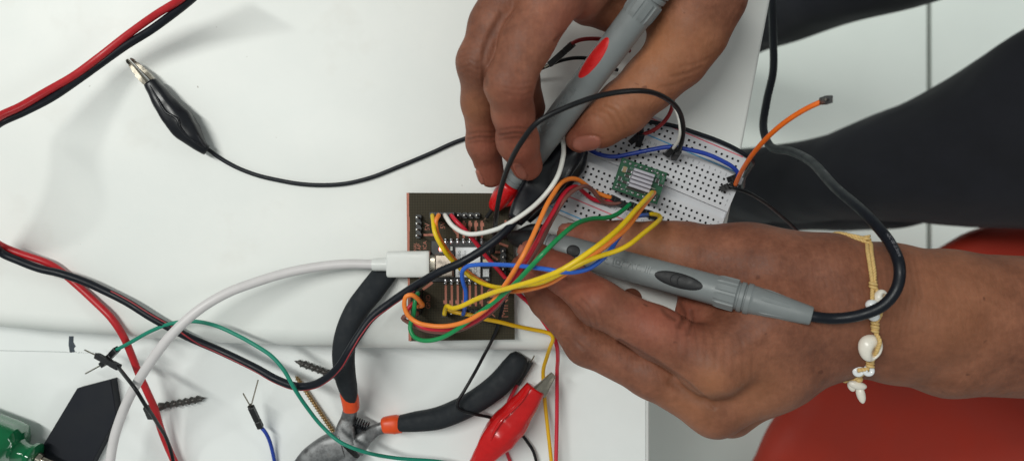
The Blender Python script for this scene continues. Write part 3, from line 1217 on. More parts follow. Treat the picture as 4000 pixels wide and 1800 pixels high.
# radio module soldered on the board
mod = MB()
pbox(mod, 1686, 940, 1916, 1100, BZ + .05, BZ + 1.1, BZ, 0, .1)
modo = obj("radio_module", mod, "module", pcb, angle=30)
mb = MB()
for x in PX:
    for y, s in ((946, 1), (1096, -1)):
        q = P(x, y, BZ + 1)
        ball(mb, (q.x, q.y, BZ + 1.1), .85, 1.15, .55, 12)
        ball(mb, (q.x + random.uniform(-.2, .2), q.y + s * 1.2, BZ + .6), .8, .8, .5, 10)
obj("solder_pads", mb, "solder", modo, angle=None)
mb = MB()
pbox(mb, 1779, 965, 1877, 1083, BZ + 1.1, BZ + 3.1, BZ + 3, 0, .25)
sh = obj("shield_can", mb, "shield", modo, angle=25)
mb = MB()
ZS = BZ + 3.1


def mark(body_, size, x, y, e=ex, u=ey):
    q = P(x, y, ZS)
    text_flat(mb, body_, size, (q.x, q.y, ZS + .03), e, u, 0.025)


mark("seeed studio", 2.05, 1794, 1027)
mark("XIAO", 1.1, 1808, 1005)
mark("ESP32C3", 1.1, 1817, 998)
mark("FCC", 2.0, 1858, 1058)
mark("CE", 1.6, 1838, 1058)
mark("R", 1.3, 1828, 1062)
obj("shield_print", mb, "ink", modo, angle=30)
mb = MB()
pbox(mb, 1697, 992, 1772, 1082, BZ + 1.1, BZ + 4.4, BZ + 4, 0, .7)
obj("usb_socket", mb, "usb_steel", modo, angle=30)
mb = MB()
pbox(mb, 1886, 1012, 1910, 1035, BZ + 1.1, BZ + 1.9, BZ + 2, 0, .1)
q = P(1898, 1024, BZ + 2)
lathe(mb, (q.x, q.y, BZ + 1.9), (q.x, q.y, BZ + 3), [(0, .95), (.8, .95), (.8, .6), (.4, .6)], 20, 1)
lathe(mb, (q.x, q.y, BZ + 1.9), (q.x, q.y, BZ + 3), [(0, .25), (.9, .2)], 10, 1)
obj("antenna_socket", mb, ["cream", "gold"], modo, angle=30)
mb = MB()
pbox(mb, 1886, 1050, 1911, 1081, BZ + 1.1, BZ + 2.6, BZ + 2, 0, .15)
q = P(1899, 1066, BZ + 2)
lathe(mb, (q.x, q.y, BZ + 2.6), (q.x, q.y, BZ + 3), [(0, .8), (.5, .75)], 20, 1)
obj("push_button", mb, ["shield", "black_plastic"], modo, angle=30)
mb = MB()
pbox(mb, 1715, 966, 1723, 979, BZ + 1.1, BZ + 1.9, BZ + 2, 0, .1)
obj("status_lamp", mb, "led", modo, angle=30)
mb = MB()
for x0, y0, x1, y1 in ((1716, 981, 1738, 984), (1905, 945, 1911, 957), (1850, 1086, 1862, 1092), (1760, 962, 1768, 978), (1762, 1068, 1770, 1082)):
    pbox(mb, x0, y0, x1, y1, BZ + 1.11, BZ + 1.7, BZ + 1.5)
q = P(1903, 1092, BZ + 1)
text_flat(mb, "B", 1.5, (q.x, q.y, BZ + 1.14), ex, ey, .03)
q = P(1768, 1070, BZ + 1)
text_flat(mb, "U", 2.4, (q.x, q.y, BZ + 1.14), ex, ey, .03)
obj("module_details", mb, "white_ink", modo, angle=30)

# ------------------------------------------------------------------ breadboard
BB0 = P(2932, 612, 8.5)
UX = Vector((-0.9215, 0.3885, 0))
UY = Vector((-0.3885, -0.9215, 0))
BT = 8.5


def BBp(u, v, z=BT):
    q = BB0 + UX * u + UY * v
    return Vector((q.x, q.y, z))


BL, BWd = 82.0, 54.5
brd = root("breadboard", "white solderless breadboard under the thumb, overhanging the worktop edge", "breadboard", BBp(41, 27, 0))
mb = MB()
holes = []
ucol = [4.2 + 2.54 * i for i in range(30)]
vrows = [13.28 + 2.54 * i for i in range(5)] + [31.06 + 2.54 * i for i in range(5)]
for i, u in enumerate(ucol):
    for v in vrows:
        holes.append((u, v))
    if i % 6 != 5:
        for v in (3.8, 6.34, 48.16, 50.7):
            holes.append((u, v))
# top face as a grid with square openings
hs = 0.48
uu = [0.0]
for u in ucol:
    uu += [u - hs, u + hs]
uu.append(BL)
allr = sorted(set(vrows + [3.8, 6.34, 48.16, 50.7]))
g0, g1 = 25.6, 28.9
vv = [0.0]
for v in allr:
    if v > g0 and g0 not in vv:
        vv += [g0, g1]
    vv += [v - hs, v + hs]
vv.append(BWd)
hset = {(round(u, 2), round(v, 2)) for u, v in holes}
vid = {}
vs, fs, mi = [], [], []


def VV(u, v, z):
    k = (round(u, 3), round(v, 3), round(z, 3))
    if k not in vid:
        vid[k] = len(vs)
        vs.append(BBp(u, v, z))
    return vid[k]


def quad(a, b, c, d, m=0):
    fs.append((a, b, c, d))
    mi.append(m)


for i in range(len(uu) - 1):
    for j in range(len(vv) - 1):
        u0, u1, v0, v1 = uu[i], uu[i + 1], vv[j], vv[j + 1]
        cu, cv_ = (u0 + u1) / 2, (v0 + v1) / 2
        if (round(cu, 2), round(cv_, 2)) in hset and u1 - u0 < 1.3 and v1 - v0 < 1.3:
            zb = BT - 3.2
            quad(VV(u0, v0, zb), VV(u1, v0, zb), VV(u1, v1, zb), VV(u0, v1, zb), 1)
            for a, b in (((u0, v0), (u1, v0)), ((u1, v0), (u1, v1)), ((u1, v1), (u0, v1)), ((u0, v1), (u0, v0))):
                quad(VV(a[0], a[1], BT), VV(b[0], b[1], BT), VV(b[0], b[1], BT - .5), VV(a[0], a[1], BT - .5), 0)
                quad(VV(a[0], a[1], BT - .5), VV(b[0], b[1], BT - .5), VV(b[0], b[1], zb), VV(a[0], a[1], zb), 1)
        elif v0 == g0 and v1 == g1:
            zb = BT - 2.6
            quad(VV(u0, v0, zb), VV(u1, v0, zb), VV(u1, v1, zb), VV(u0, v1, zb))
            quad(VV(u0, v0, BT), VV(u1, v0, BT), VV(u1, v0, zb), VV(u0, v0, zb))
            quad(VV(u0, v1, zb), VV(u1, v1, zb), VV(u1, v1, BT), VV(u0, v1, BT))
        else:
            quad(VV(u0, v0, BT), VV(u1, v0, BT), VV(u1, v1, BT), VV(u0, v1, BT))
mb.v, mb.f, mb.mi = [tuple(x) for x in vs], fs, mi
# sides with the dovetail lugs
c4 = [(0, 0), (BL, 0), (BL, BWd), (0, BWd)]
for a, b in zip(c4, c4[1:] + c4[:1]):
    A_, B_ = BBp(*a), BBp(*b)
    mb.add([A_, B_, (B_.x, B_.y, 0.02), (A_.x, A_.y, 0.02)], [(0, 1, 2, 3)])
for v in (9.5, 45):
    o = BBp(0, v, 1.0)
    box(mb, o, -UX * 1.1, UY * 3.0, (0, 0, 6.8), 0, .2)
bbo = obj("body", mb, ["bb", "bb_hole"], brd, angle=30)
for nm, m_, vrs in (("red_rail_line", "bb_red", (1.45, 46.0)), ("blue_rail_line", "bb_blue", (8.55, 52.9))):
    for vr in vrs:
        mb = MB()
        obox(mb, BBp(3, vr, BT + .02), BBp(79, vr, BT + .02), 0.55, 0.05)
        obj(nm, mb, m_, brd, angle=30)
mb = MB()
tdir, tup = UY * -1, UX * -1
for i, u in enumerate(ucol):
    for v in (11.2, 43.3):
        text_flat(mb, str(i + 1), 1.6, BBp(u, v, BT + .02), -UX, -UY, .015)
for k, v in enumerate(vrows):
    text_flat(mb, "jihgfedcba"[k], 1.6, BBp(1.9, v, BT + .02), -UX, -UY, .015)
obj("hole_numbers", mb, "bb_ink", brd, angle=30)

# stepper driver board
SZ = 19.5
drv = root("driver_board", "small green motor driver board with a silver heatsink plugged into the breadboard", "driver board", P(2495, 706, BT))
d0 = P(2431, 616, SZ)
dx_ = P(2608, 676, SZ) - d0
dy_ = P(2384, 736, SZ) - d0
LX, LY = dx_.length, dy_.length
DX = dx_.normalized()
DY = Vector((DX.y, -DX.x, 0))
if DY.dot(dy_) < 0:
    DY = -DY


def DR(u, v, z=SZ):
    q = d0 + DX * u + DY * v
    return Vector((q.x, q.y, z))


mb = MB()
box(mb, DR(0, LY, SZ - 1.5), DX * LX, -DY * LY, (0, 0, 1.5), 0, .08)
dbo = obj("board", mb, "gpcb", drv, angle=30)
for v in (1.3, LY - 1.3):
    mb, mp = MB(), MB()
    for i in range(8):
        u = LX / 2 + (i - 3.5) * 2.4
        obox(mb, DR(u - 1.15, v, SZ - 2.9), DR(u + 1.15, v, SZ - 2.9), 2.4, 2.5, 0, .2)
        q = DR(u, v, 0)
        box(mp, (q.x - .3, q.y - .3, BT - 2), (.6, 0, 0), (0, .6, 0), (0, 0, SZ + .9 - BT + 2), 0, .1)
        ball(mp, (q.x, q.y, SZ + .02), .62, .62, .35, 10)
    hh = obj("pin_header", mb, "black_plastic", drv, angle=30)
    obj("pins", mp, "solder", hh, angle=30)
mb = MB()
hu0, hu1, hv0, hv1 = 5.6, 14.6, 3.0, LY - 3.2
box(mb, DR(hu0, hv1, SZ + .9), DX * (hu1 - hu0), -DY * (hv1 - hv0), (0, 0, 1.2), 0)
nf = 5
pw = (hv1 - hv0) / (nf * 2 - 1)
for i in range(nf):
    v1 = hv0 + (2 * i + 1) * pw + .25
    v0 = hv0 + 2 * i * pw - .15
    box(mb, DR(hu0, v1, SZ + 2.05), DX * (hu1 - hu0), -DY * (v1 - v0), (0, 0, 2.2), 0, .12)
obj("heatsink", mb, "alu", drv, angle=30)
mb = MB()
for u, v, a, b, h, m in ((1.6, 3.2, 1.6, 2.4, .9, 1), (3.4, 4.0, 1.9, 1.1, .7, 0), (3.4, 6.0, 1.9, 1.1, .7, 0), (1.2, 7.6, 1.1, 2.0, .7, 0), (3.2, 8.8, 1.9, 1.1, .6, 0), (1.6, 10.6, 1.2, 1.0, .6, 0),
                         (16.2, 3.6, 1.1, 1.8, .6, 0), (17.8, 5.2, 1.6, 1.0, .6, 0), (5.4, LY - 3.0, 8, .8, .7, 0), (16.5, 10.8, 1.5, 1.0, .6, 0)):
    q = DR(u, v + b, SZ)
    box(mb, q, DX * a, -DY * b, (0, 0, h), m, .08)
    box(mb, DR(u - .25, v + b * .9, SZ), DX * .24, -DY * b * .8, (0, 0, h * .85), 2)
    box(mb, DR(u + a + .01, v + b * .9, SZ), DX * .24, -DY * b * .8, (0, 0, h * .85), 2)
obj("chip_components", mb, ["part_dark", "part_tan", "solder"], drv, angle=30)
mb = MB()
q = DR(16.0, LY - 5.6, SZ)
lathe(mb, q, q + Vector((0, 0, 2)), [(0, 1.7), (.9, 1.7), (1.1, 1.5), (1.1, .6), (.8, .5)], 20)
obox(mb, q + DX * -1 + Vector((0, 0, 1.12)), q + DX + Vector((0, 0, 1.12)), .4, .12)
obj("trimmer", mb, "nickel", drv, angle=30)
mb = MB()
for s_, u, v, a in (("GND", 18.9, 3.2, 1), ("VDD", 16.6, 2.6, 1), ("1B", 14.5, 1.0, 0), ("DIR", 18.7, 10.8, 1), ("EN", 1.9, 12.3, 0), ("M0", 4.5, 12.3, 0), ("M1", 7.2, 12.3, 0), ("STP", 15.0, 12.4, 0), ("R1", 5.0, 3.0, 0), ("C4", 4.6, 7.6, 0)):
    e_, u_ = (DX, -DY) if not a else (-DY, -DX)
    text_flat(mb, s_, 1.15, DR(u, v, SZ + .03), e_, u_, .02)
obj("board_print", mb, "bb_ink", drv, angle=30)

# ------------------------------------------------------------------ multimeter probes


def probe(name, label, A, B, inlay, tipm, cable, pin_end, oval_t, oval_ang, oval2_t, oval2_ang, text_t, text_ang, fold, guard, flange):
    """A = where the grey body starts near the tip, B = end of the strain relief (mm)"""
    A, B = Vector(A), Vector(B)
    L = (B - A).length
    t = (B - A).normalized()
    w = Vector((0, 0, 1)) - t * t.z
    w.normalize()
    s = w.cross(t)
    r0 = 5.75
    rt = root(name, label, "meter probe", A)
    ring = L * 0.745

    def rad_at(d):
        if d < 12:
            return 4.3 + (r0 - 4.3) * math.sin(math.pi / 2 * max(0, d) / 12)
        return r0
    prof = [(0, 3.2), (0.3, 4.4), (2.2, 4.6), (2.4, 4.2), (3.2, 4.2), (3.4, 4.7), (4.6, 4.7), (5.0, 4.4)]
    for k in range(6, 22, 2):
        prof.append((k, rad_at(k)))
    prof += [(ring - 8, r0), (ring - .6, r0 + .1), (ring, 5.2), (ring + .5, 5.2), (ring + .8, 5.75), (ring + 2.2, 5.75), (ring + 2.6, 5.2), (ring + 3.0, 5.2), (ring + 3.2, 5.9), (ring + 4.8, 5.9), (ring + 5.2, 5.55)]
    for k in range(6):
        f = k / 5
        prof.append((ring + 6 + f * (L - ring - 6.6), 5.45 - 2.0 * f ** 1.15))
    prof += [(L - .2, 3.3), (L, 2.9), (L, 2.0)]
    mb = MB()
    lathe(mb, A, B, prof, 40)

    def onsurf(d, ang, dr):
        a = ang
        # radius from the profile
        r = prof[0][1]
        for (d0_, r0_), (d1_, r1_) in zip(prof, prof[1:]):
            if d0_ <= d <= d1_:
                r = r0_ + (r1_ - r0_) * (d - d0_) / max(1e-6, d1_ - d0_)
                break
        return A + t * d + (w * math.cos(a) + s * math.sin(a)) * (r + dr)
    # ribs round the grip end and along the strain relief
    for k in range(10):
        a0 = 2 * math.pi * (k + .5) / 10
        n_ = 8
        for (d0_, d1_, wd, hh) in ((ring - 8.2, ring - .5, .26, .42), (ring + 8.5, ring + 19, .2, .3)):
            if d0_ > ring and k % 2:
                continue
            vs, fs = [], []
            for i in range(n_ + 1):
                f = i / n_
                d = d0_ + (d1_ - d0_) * f
                hgt = hh * min(1, f * 5 + .05) * (1 if d0_ < ring else (1 - f * .9))
                for da, dr in ((-wd, -.1), (-wd * .7, hgt), (wd * .7, hgt), (wd, -.1)):
                    vs.append(onsurf(d, a0 + da, dr))
            for i in range(n_):
                for j in range(3):
                    fs.append((i * 4 + j, i * 4 + j + 1, (i + 1) * 4 + j + 1, (i + 1) * 4 + j))
            fs.append((0, 3, 2, 1))
            fs.append((n_ * 4, n_ * 4 + 1, n_ * 4 + 2, n_ * 4 + 3))
            mb.add(vs, fs)
    bo = obj("probe_body", mb, "probe", rt, angle=35)

    def inlay_patch(tc, ang, hl, hw, nm):
        mbi = MB()
        nr, na = 7, 44
        vs, fs = [onsurf(tc, ang, .22)], []
        for i in range(1, nr + 1):
            q = i / nr
            for k in range(na):
                a = 2 * math.pi * k / na
                dr = .22 if i < nr else -.12
                if i == nr:
                    q = 1.02
                vs.append(onsurf(tc + hl * q * math.cos(a), ang + hw * q * math.sin(a) / r0, dr))
        for k in range(na):
            fs.append((0, 1 + k, 1 + (k + 1) % na))
        for i in range(nr - 1):
            for k in range(na):
                k2 = (k + 1) % na
                fs.append((1 + i * na + k, 1 + (i + 1) * na + k, 1 + (i + 1) * na + k2, 1 + i * na + k2))
        mbi.add(vs, fs)
        # two raised crescents
        if hl > 6:
            for off in (-1.0, 1.6):
                pts_ = []
                for i in range(15):
                    a = math.radians(60 + 240 * i / 14)
                    pts_.append(onsurf(tc + off + 2.0 * math.cos(a), ang + 2.0 * math.sin(a) / r0, .24))
                tube(mbi, pts_, .16, 6, 1, spline=False)
        obj(nm, mbi, inlay, rt, angle=50)
    inlay_patch(oval_t, oval_ang, 9.6, 3.1, "grip_inlay")
    inlay_patch(oval2_t, oval2_ang, 2.9, 2.6, "grip_inlay")
    # raised lettering
    mbt = MB()

    def put(vs, fs, tc):
        mbt.add([onsurf(text_t + tc + v[0] * fold, text_ang + fold * v[1] / r0, .0 + (.5 if v[2] > 0 else -.1)) for v in vs], fs)
    vs, fs = text_geo("CAT. III", 3.7, .2)
    put(vs, fs, 5.6 * fold)
    for off in (-9.4, -5.6):
        pts_ = []
        for i in range(13):
            a = math.radians(75 + 210 * i / 12)
            pts_.append(onsurf(text_t + fold * (off + 1.7 * math.cos(a)), text_ang + fold * 1.7 * math.sin(a) / r0, .05))
        tube(mbt, pts_, .30, 6, 1, spline=False)
    tube(mbt, [onsurf(text_t + fold * -7.2, text_ang, .05), onsurf(text_t + fold * -5.9, text_ang, .05)], .30, 6, 1, spline=False)
    for h_ in (1.75, .75):
        c_ = [(-h_, -h_), (h_, -h_), (h_, h_), (-h_, h_), (-h_, -h_)]
        pts_ = []
        for (a0, b0), (a1, b1) in zip(c_, c_[1:]):
            for i in range(5):
                f = i / 5
                pts_.append(onsurf(text_t + fold * (-1.6 + a0 + (a1 - a0) * f), text_ang + fold * (b0 + (b1 - b0) * f) / r0, .05))
        tube(mbt, pts_ + [pts_[0]], .30, 6, 1, spline=False)
    obj("raised_lettering", mbt, "probe", rt, angle=35)
    # tip guard: a soft cone with a finger flange
    mbg = MB()
    G = Vector(guard)
    gl_ = (G - A).length

    def flat_fn(d, a):
        return 0.10 * math.cos(2 * a) * max(0, 1 - d / gl_)
    lathe(mbg, A - t * .1, G, [(0, 4.3), (.6, 4.9), (gl_ * .2, 4.95), (gl_ * .45, 4.6), (gl_ * .7, 3.9), (gl_ * .88, 3.1), (gl_ * .97, 2.3), (gl_, 1.2)], 32, fn=flat_fn)
    # finger flange
    loft(mbg, [A - t * .5 + s * flange[0] * 2 + w * flange[1], A - t * 2 + s * flange[0] * 5.0 + w * flange[1], A - t * 7 + s * flange[0] * 4.6 + w * flange[1], A - t * 12 + s * flange[0] * 2.2 + w * flange[1]], [1.4, 2.3, 2.0, .8], [2.2, 2.6, 2.2, 1.0], n=16)
    obj("tip_guard", mbg, tipm, rt, angle=50)
    mbn = MB()
    E = Vector(pin_end)
    mid = G.lerp(E, .72)
    tube(mbn, [G + (A - G) * .1, mid], .85, 10, spline=False)
    obj("tip_sleeve", mbn, "black_plastic", rt, angle=30)
    mbn = MB()
    tube(mbn, [G.lerp(E, .70), G.lerp(E, .93), E], [.6, .55, .15], 10, spline=False)
    obj("tip_needle", mbn, "nickel", rt, angle=30)
    mbc = MB()
    path = tube(mbc, [B - t * 4, B + t * .5] + [Vector(c) for c in cable], 2.05, 14, 1.5)
    co = obj("lead", mbc, "black_cable", rt, angle=None)
    return rt, co, path


FL_R, FL_B = -1, 1
# red one, in the right hand
def RP(d, z):    # along the red probe axis, d in photo pixels from the collar
    return P(2003 + .6 * d, 708 - .8 * d, z)


rA, rB = RP(-8, 19), RP(1260, 74)
probe("red_meter_probe", "grey probe with red inlays and a red tip guard held in the upper hand", rA, rB, "probe_red", "tip_red",
      [P(2900, -520, 80), P(3080, -760, 60), P(3250, -900, 10)], P(1890, 862, 9.5), 63, 0.62, 20.5, 0.9, 38.5, 0.42, 1, P(1926, 816, 12), (FL_R, -1.0))
# black one, in the left hand
bA, bB = P(2122, 951, 25), P(3172, 1234, 60)
cab = [P(*p) for p in ((3260, 1243, 61), (3360, 1230, 64), (3450, 1192, 67), (3503, 1125, 68), (3514, 1045, 68), (3480, 955, 62), (3390, 845, 48), (3265, 735, 22), (3165, 630, -10), (3090, 592, -30), (3010, 572, -50),
                       (2982, 500, -62), (2996, 390, -70), (3020, 280, -76), (3020, 140, -84), (3016, 0, -90), (3010, -160, -100))]
bp, bco, bpath = probe("black_meter_probe", "grey probe with black inlays held in the lower hand, its lead looping over the wrist", bA, bB, "probe_black", "probe_black",
                       cab, P(1922, 913, 8.5), 57, -0.02, 14.5, 0.05, 34.5, 0.10, 1, P(1992, 925, 18), (FL_B, -1.0))
# print along the black lead
mb = MB()
bt, bu, bvv = frames(bpath)
cum = np.concatenate([[0], np.cumsum(np.linalg.norm(np.diff(bpath, axis=0), axis=1))])


def on_lead(d, off):
    i = int(np.searchsorted(cum, d))
    i = min(max(1, i), len(bpath) - 2)
    f = (d - cum[i - 1]) / max(1e-6, cum[i] - cum[i - 1])
    c_ = bpath[i - 1] + (bpath[i] - bpath[i - 1]) * f
    t_ = bt[i]
    up = np.array([0, 0, 1.0]) - t_ * t_[2]
    up /= np.linalg.norm(up)
    sd = np.cross(t_, up)
    a = off / 2.05
    return c_ + (up * math.cos(a) - sd * math.sin(a)) * 2.075


def nearest_arc(sx, sy):
    q = to_px(bpath)
    return cum[int(np.argmin(np.hypot(q[:, 0] - sx, q[:, 1] - sy)))]


for s_, sx, sy in (("AEC 0013.5mm", 3485, 965), ("1000V", 3215, 688), ("AEC 10.5\u00b2", 3145, 612)):
    vs, fs = text_geo(s_, 1.7, 0)
    dc = nearest_arc(sx, sy)
    mb = MB()
    mb.add([on_lead(dc - v[0], -v[1]) for v in vs], fs)
    obj("lead_print", mb, "bb_ink", bco, angle=30)

# ------------------------------------------------------------------ cables and wires


def wire(name, label, pts, r, m, cat="jumper wire", group=None, n=10):
    mb = MB()
    tube(mb, PP(pts), r, n)
    return thing_mesh(name, mb, m, label, cat, group, angle=None)


def housing(mb, A, B, w=2.5):
    """crimp housing with the latch window and mouth ridge"""
    A, B = Vector(A), Vector(B)
    t = (B - A).normalized()
    L = (B - A).length
    obox(mb, A, A + t * L * .32, w, w, 0, .15)
    obox(mb, A + t * (L * .32 + .01), A + t * L * .38, w * .88, w * .88)
    obox(mb, A + t * (L * .38 + .01), B, w * .98, w * .98, 0, .15)


def jumper(name, label, pts, r, m, ends=(), group="jumper wires", cat="jumper wire"):
    """a wire with its crimp housings: ends = list of (A, B, pin_end or None) in mm"""
    rt = root(name, label, cat, P(*pts[0]), group)
    mb = MB()
    tube(mb, PP(pts), r, 10)
    obj("wire", mb, m, rt, angle=None)
    for A, B, pe in ends:
        mb = MB()
        housing(mb, A, B)
        ho = obj("connector", mb, "black_plastic", rt, angle=30)
        if pe is not None:
            mb = MB()
            tube(mb, [Vector(B) - (Vector(B) - Vector(A)).normalized() * .5, pe], .33, 8, spline=False)
            obj("pin", mb, "nickel", ho, angle=30)
    return rt


def down(sx, sy, zt, zb, zr=BZ):
    """vertical housing standing over a header pin"""
    q = P(sx, sy, zr)
    return (Vector((q.x, q.y, zt)), Vector((q.x, q.y, zb)), None)


ZT, ZB = 18.0, 9.0
jw = "jumper wires on the circuit board"


def toph(i):
    return down(TOPX[i], 842, ZT, ZB)


def at_top(i, dz=0):
    q = P(TOPX[i], 842, BZ)
    k = spx(ZT + dz)
    return (q.x / k + 2000, 900 - q.y / k, ZT + dz)


def at_pin(x, y, z=ZT):
    q = P(x, y, BZ)
    k = spx(z)
    return (q.x / k + 2000, 900 - q.y / k, z)


# wires from the upper header
jumper("jumper_wire", "pale yellow wire from the upper header, under the black cable, looping at the breadboard",
       [at_top(0), (1692, 862, 22), (1700, 912, 25), (1735, 978, 23), (1772, 1023, 18), (1802, 1052, 15), (1838, 1080, 15), (1878, 1103, 18), (1930, 1119, 24), (1985, 1122, 36), (2050, 1114, 46), (2116, 1102, 52), (2217, 1055, 60),
        (2310, 1012, 62), (2435, 968, 58), (2517, 908, 48), (2566, 868, 38), (2580, 850, 30), (2564, 838, 22), (2540, 836, 17)], .92, "y", [toph(0), (P(2546, 836, 15.5), P(2508, 826, 11), P(2504, 825, 8))], jw)
jumper("jumper_wire", "orange wire from the upper header, beside the pale yellow one under the black cable",
       [at_top(1), (1712, 843, 22), (1703, 864, 23), (1707, 905, 22), (1730, 953, 20), (1770, 1007, 15), (1800, 1038, 13), (1850, 1080, 13), (1920, 1118, 20), (1975, 1134, 30), (2020, 1137, 38), (2090, 1124, 46), (2155, 1102, 52), (2240, 1048, 60), (2320, 996, 60),
        (2440, 898, 52), (2508, 812, 40), (2548, 762, 30), (2556, 752, 25), (2550, 760, 20)], .92, "o", [toph(1), ], jw)
jumper("jumper_wire", "white wire arching from the upper header up past the thumb tip",
       [at_top(2), (1748, 856, 22), (1764, 878, 23), (1798, 903, 24), (1833, 914, 25), (1878, 911, 26), (1950, 891, 29), (2051, 832, 33), (2124, 767, 36), (2176, 693, 36), (2199, 616, 32), (2202, 573, 27), (2198, 536, 22), (2215, 490, 14), (2300, 440, 10.4), (2420, 420, 10.4), (2560, 400, 10.4)],
       .98, "w", [toph(2)], jw)
jumper("jumper_wire", "crimson wire running diagonally under the black and blue wires, then down past the red clip",
       [at_top(3), (1782, 864, 21), (1812, 893, 21), (1860, 950, 17), (1900, 1002, 14), (1928, 1033, 14), (1978, 1090, 13), (2019, 1141, 9), (2064, 1181, 7), (2109, 1236, 5), (2140, 1280, 4), (2162, 1310, 3), (2175, 1350, 2), (2179, 1400, -6), (2176, 1450, -14), (2176, 1544, -16), (2175, 1660, -16), (2171, 1830, -14)],
       .92, "r", [toph(3)], jw)
# wires from the lower header
jumper("jumper_wire", "bright yellow frontmost wire from the lower header over the index finger to the driver board",
       [at_pin(BOTX[0], 1216, 18), (1741, 1204, 22), (1748, 1195, 26), (1768, 1203, 30), (1800, 1196, 34), (1860, 1168, 40), (1945, 1136, 50), (2000, 1121, 56), (2100, 1091, 64), (2200, 1050, 70), (2310, 978, 70), (2411, 898, 60), (2490, 812, 46), (2538, 762, 34), (2548, 752, 26), (2544, 760, 20)],
       .98, "y", [down(BOTX[0], 1216, 16.5, 9)], jw)
jumper("jumper_wire", "deep yellow wire from the lower header bending downwards beside the lower circuit board corner",
       [(1748, 1212, 14), (1775, 1218, 15), (1843, 1231, 16), (1888, 1244, 17), (1953, 1257, 16), (2012, 1272, 14), (2091, 1288, 11), (2134, 1297, 10), (2155, 1308, 10), (2160, 1324, 9), (2151, 1350, 6), (2136, 1395, -6), (2122, 1450, -14), (2126, 1536, -17), (2134, 1622, -17), (2145, 1719, -17), (2157, 1830, -17)],
       .88, "y2", [], jw)
jumper("jumper_wire", "blue wire rising from the lower header, bending right across the fingers to the breadboard",
       [at_pin(BOTX[3], 1216, 17), (1815, 1205, 21), (1820, 1170, 25), (1819, 1135, 27), (1810, 1105, 29), (1805, 1078, 31), (1808, 1056, 33), (1826, 1040, 34), (1860, 1034, 36), (1950, 1033, 43), (2050, 1040, 52), (2140, 1052, 58), (2200, 1062, 60), (2245, 1062, 60), (2300, 1048, 58), (2365, 1000, 54), (2415, 930, 46), (2448, 880, 38), (2485, 847, 28), (2530, 839, 18)],
       .88, "b", [down(BOTX[3], 1216, 15.5, 9), (P(2536, 839, 15.5), P(2560, 848, 12), P(2562, 849, 8))], jw)
# wires from the left lower header
jumper("jumper_wire", "orange wire looping out at the circuit board's lower left, then up to the breadboard",
       [at_pin(1641, 1187, 17), (1651, 1192, 21), (1643, 1180, 24), (1629, 1164, 27), (1607, 1151, 29), (1587, 1157, 29), (1579, 1190, 28), (1594, 1231, 27), (1629, 1258, 27), (1681, 1271, 29), (1743, 1273, 31), (1805, 1260, 34), (1853, 1238, 37), (1905, 1199, 40), (1967, 1121, 46), (2012, 1052, 50), (2043, 1000, 52), (2074, 938, 50),
        (2105, 869, 46), (2136, 800, 42), (2162, 757, 38), (2193, 714, 33), (2228, 698, 28), (2258, 702, 24), (2288, 722, 20), (2323, 748, 16), (2366, 766, 14), (2388, 772, 13)],
       .95, "o", [down(1641, 1187, 16.5, 9), (P(2386, 771, 13), P(2418, 786, 12), None)], jw)
jumper("jumper_wire", "red wire tucked under the orange loop, running beside it to the driver board",
       [at_pin(1641, 1163, 17), (1630, 1176, 19), (1608, 1190, 20), (1590, 1215, 20), (1612, 1252, 20), (1650, 1277, 21), (1700, 1286, 24), (1755, 1286, 26), (1818, 1273, 29), (1885, 1236, 32), (1950, 1178, 38), (1998, 1104, 43), (2043, 1036, 47), (2091, 955, 45), (2126, 886, 42), (2160, 830, 38), (2193, 770, 33), (2226, 736, 27), (2254, 730, 22), (2280, 750, 17),
        (2310, 774, 14), (2344, 786, 13), (2395, 788, 12.5)], .92, "r", [down(1641, 1163, 16.5, 9), (P(2398, 788, 12.2), P(2434, 797, 12), None)], jw)
jumper("jumper_wire", "brown wire beside the red one, its small bight sticking out left of the board",
       [at_pin(1641, 1210, 16), (1628, 1226, 18), (1608, 1234, 19), (1585, 1233, 19), (1573, 1242, 18), (1590, 1255, 17), (1622, 1272, 17), (1664, 1289, 19), (1722, 1297, 22), (1791, 1289, 24), (1862, 1257, 27), (1930, 1208, 32), (1990, 1133, 38), (2052, 1045, 42), (2106, 960, 40), (2160, 852, 36), (2206, 778, 33), (2246, 742, 28), (2284, 727, 24), (2313, 741, 20),
        (2335, 769, 17), (2360, 790, 14), (2397, 795, 13), (2425, 792, 12.5)], .88, "br", [down(1641, 1210, 15.5, 9), (P(2426, 794, 12.2), P(2458, 806, 12), None)], jw)
jumper("jumper_wire", "grass green wire sweeping round the lower circuit board edge and up across the probe",
       [at_pin(1641, 1140, 17), (1632, 1146, 21), (1623, 1168, 24), (1619, 1193, 24), (1615, 1231, 22), (1605, 1257, 21), (1603, 1284, 21), (1615, 1311, 22), (1643, 1327, 24), (1678, 1329, 26), (1722, 1319, 28), (1784, 1286, 32), (1846, 1241, 36), (1902, 1200, 40), (1950, 1162, 44), (2016, 1103, 52), (2074, 1041, 58), (2126, 986, 60), (2178, 934, 56), (2226, 892, 50),
        (2268, 866, 42), (2320, 853, 34), (2362, 851, 29), (2400, 842, 24), (2436, 819, 18), (2462, 797, 14)], .95, "g", [down(1641, 1140, 16.5, 9), (P(2461, 798, 13), P(2486, 808, 12), None)], jw)

